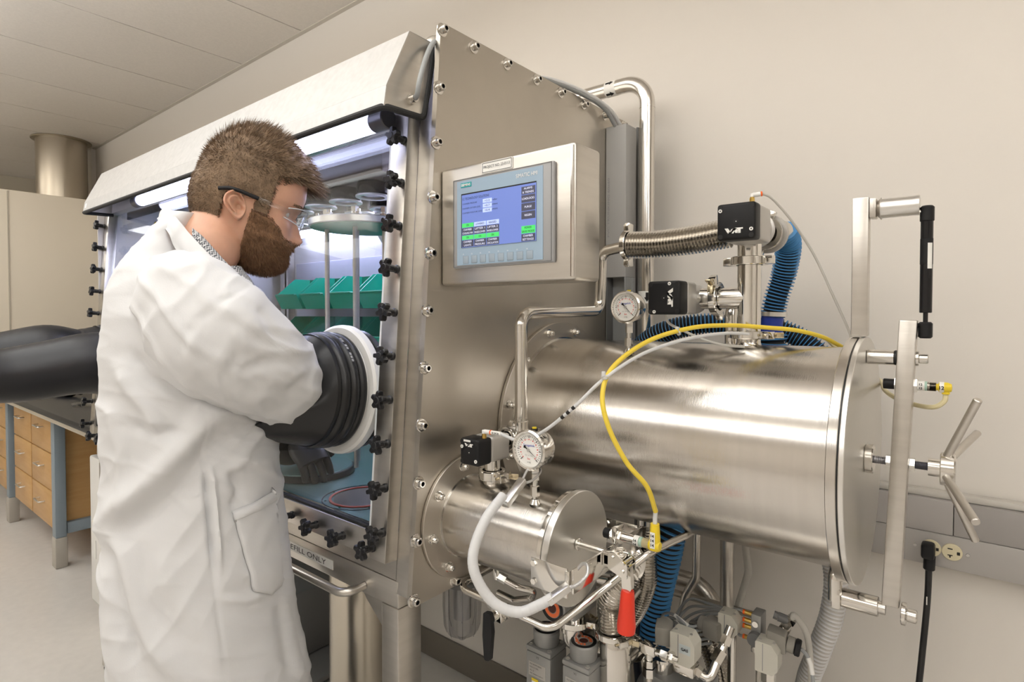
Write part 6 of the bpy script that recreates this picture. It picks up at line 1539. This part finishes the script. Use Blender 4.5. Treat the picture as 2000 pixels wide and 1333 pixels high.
def th_of(px, py):
    """surface angle on the near side whose point projects to the measured spot"""
    def at(th):
        z = 1.37 + (614 - py) / 1128 * .93
        for _ in range(4): p = coat_raw(z, th); z = 1.37 + (614 - py) / 1128 * (1.08 + p.y)
        return z, coat_raw(z, th)
    best = min((abs(pxof(at(math.pi * (1 + i / 60))[1])[0] - px), math.pi * (1 + i / 60)) for i in range(4, 58))[1]; st_ = math.pi / 60
    for _ in range(14):
        st_ *= .6; best = min((abs(pxof(at(t)[1])[0] - px), t) for t in (best - st_, best, best + st_))[1]
    return at(best)[0], best
def on_coat(px, py, lift):
    z, th = th_of(px, py); n = (coat_raw(z, th + .02) - coat_raw(z, th - .02)).cross(V((0, 0, 1))).normalized(); return coat_pt(z, th) + n * lift
strip('collar', [L(338, 408, .0), L(346, 424, -.045), L(362, 445, -.072), L(388, 474, -.088), L(418, 505, -.098), L(448, 533, -.104), L(480, 556, -.106)],
      [L(312, 430, .0), on_coat(322, 458, .012), on_coat(336, 486, .010), on_coat(362, 516, .010), on_coat(398, 546, .010), on_coat(432, 568, .010), on_coat(474, 588, .012)], cloth, coat, .003, .006)
chk = bpy.data.materials.new('checked_cotton'); chk.use_nodes = True; nt = chk.node_tree
tc = nt.nodes.new('ShaderNodeTexCoord'); mp = nt.nodes.new('ShaderNodeMapping'); mp.inputs['Rotation'].default_value = (0, R(42), 0)
ck = nt.nodes.new('ShaderNodeTexChecker'); ck.inputs['Scale'].default_value = 330; ck.inputs[1].default_value = (.62, .62, .62, 1); ck.inputs[2].default_value = (.06, .065, .075, 1)
nt.links.new(tc.outputs['Object'], mp.inputs[0]); nt.links.new(mp.outputs[0], ck.inputs[0]); nt.links.new(ck.outputs[0], nt.nodes['Principled BSDF'].inputs['Base Color']); nt.nodes['Principled BSDF'].inputs['Roughness'].default_value = .85
shirt = strip('shirt_collar', [L(378, 448, -.062), L(398, 465, -.068), L(422, 492, -.074), L(448, 520, -.080), L(466, 535, -.078)],
              [L(378, 470, -.078), L(392, 486, -.088), L(416, 516, -.098), L(442, 548, -.104), L(468, 560, -.100)], chk, man, .0025, .003)
strip('collar_point', [L(440, 520, -.082), L(456, 528, -.083), L(474, 541, -.084)], [L(438, 548, -.100), L(452, 556, -.100), L(474, 552, -.096)], chk, shirt, .003, .002, 14)
part('button', MB().lathe([(.0, 0), (.0045, 0), (.005, .0008), (.005, .0016), (.0035, .0014), (.0, .0014)], L(466, 550, -.1045), V((.1, -1, .2)), 18), 'alumm', shirt, local=True)
part('shirt_front', blob(MB(), [L(430, 535, -.01), L(444, 575, -.01), L(450, 620, .0)], [.040, .050, .055], 30), chk, shirt, local=True)
# pockets and seams follow the coat surface
def patch(nm, quad, parent, lift=.0035, nu=14, nv=16, edge=None):
    """quad: top-left, top-right, bottom-right, bottom-left measured spots, plus optional pointed bottom"""
    mb = MB(); (tl, tr, br, bl) = quad
    for j in range(nv + 1):
        for i in range(nu + 1):
            u, v = i / nu, j / nv; dip = (edge or 0) * (1 - abs(2 * u - 1)) * v
            px = (tl[0] * (1-u) + tr[0] * u) * (1-v) + (bl[0] * (1-u) + br[0] * u) * v; py = (tl[1] * (1-u) + tr[1] * u) * (1-v) + (bl[1] * (1-u) + br[1] * u) * v + dip
            z, th = th_of(px, py); p = coat_pt(z, th); n = (coat_raw(z, th + .02) - coat_raw(z, th - .02)).cross(V((0, 0, 1))).normalized()
            e = min(u, 1 - u, v * 1.0, 1 - v); mb.v.append(p + n * (lift * min(1, .35 + e * 12)))
    for j in range(nv):
        for i in range(nu): a = j * (nu + 1) + i; mb.f.append((a, a + nu + 1, a + nu + 2, a + 1)); mb.m.append(0)
    n = len(mb.v); k = len(mb.f)
    vs = list(mb.v); fs = list(mb.f); 
    o_ = part(nm, mb, cloth, parent, local=True, sharp=60)
    sm_ = o_.modifiers.new('thickness', 'SOLIDIFY'); sm_.thickness = .003; sm_.offset = 0
    return o_
patch('patch_pocket', [(449, 1003), (546, 955), (556, 1140), (485, 1160)], coat, .006, 16, 20, 18)
patch('pocket_hem', [(449, 1003), (546, 955), (548, 975), (451, 1022)], coat, .0085, 16, 4)
# trousers and shoes
tro = MB()
for sg in (-1, 1): blob(tro, [V((.01, .085 * sg, .80)), V((.02, .09 * sg, .55)), V((.01, .09 * sg, .40)), V((-.01, .09 * sg, .20)), V((-.02, .09 * sg, .085))], [.092, .086, .076, .066, .062], 28)
part('trousers', tro, mat('dark_trousers', (.04, .045, .06), .85), man, local=True)
for sg in (-1, 1):
    s_ = MB(); P = [V((-.105, .09 * sg, .045)), V((-.06, .09 * sg, .055)), V((.0, .09 * sg, .055)), V((.07, .092 * sg, .045)), V((.13, .094 * sg, .036)), V((.165, .094 * sg, .030))]
    Q = spline(P, 6); n = len(Q); s_.tube(Q, .05, 24, rf=lambda i: [.034, .045, .046, .046, .044, .02][min(5, int(i / 6 + .5))] if i not in (0,) else .026)
    for i, p in enumerate(s_.v): 
        if p.z < .012: p.z = .012 - (.012 - p.z) * .2 if p.z > -.05 else .002
        if p.z < .0: p.z = .001
    part('shoe', s_, 'black', man, local=True)
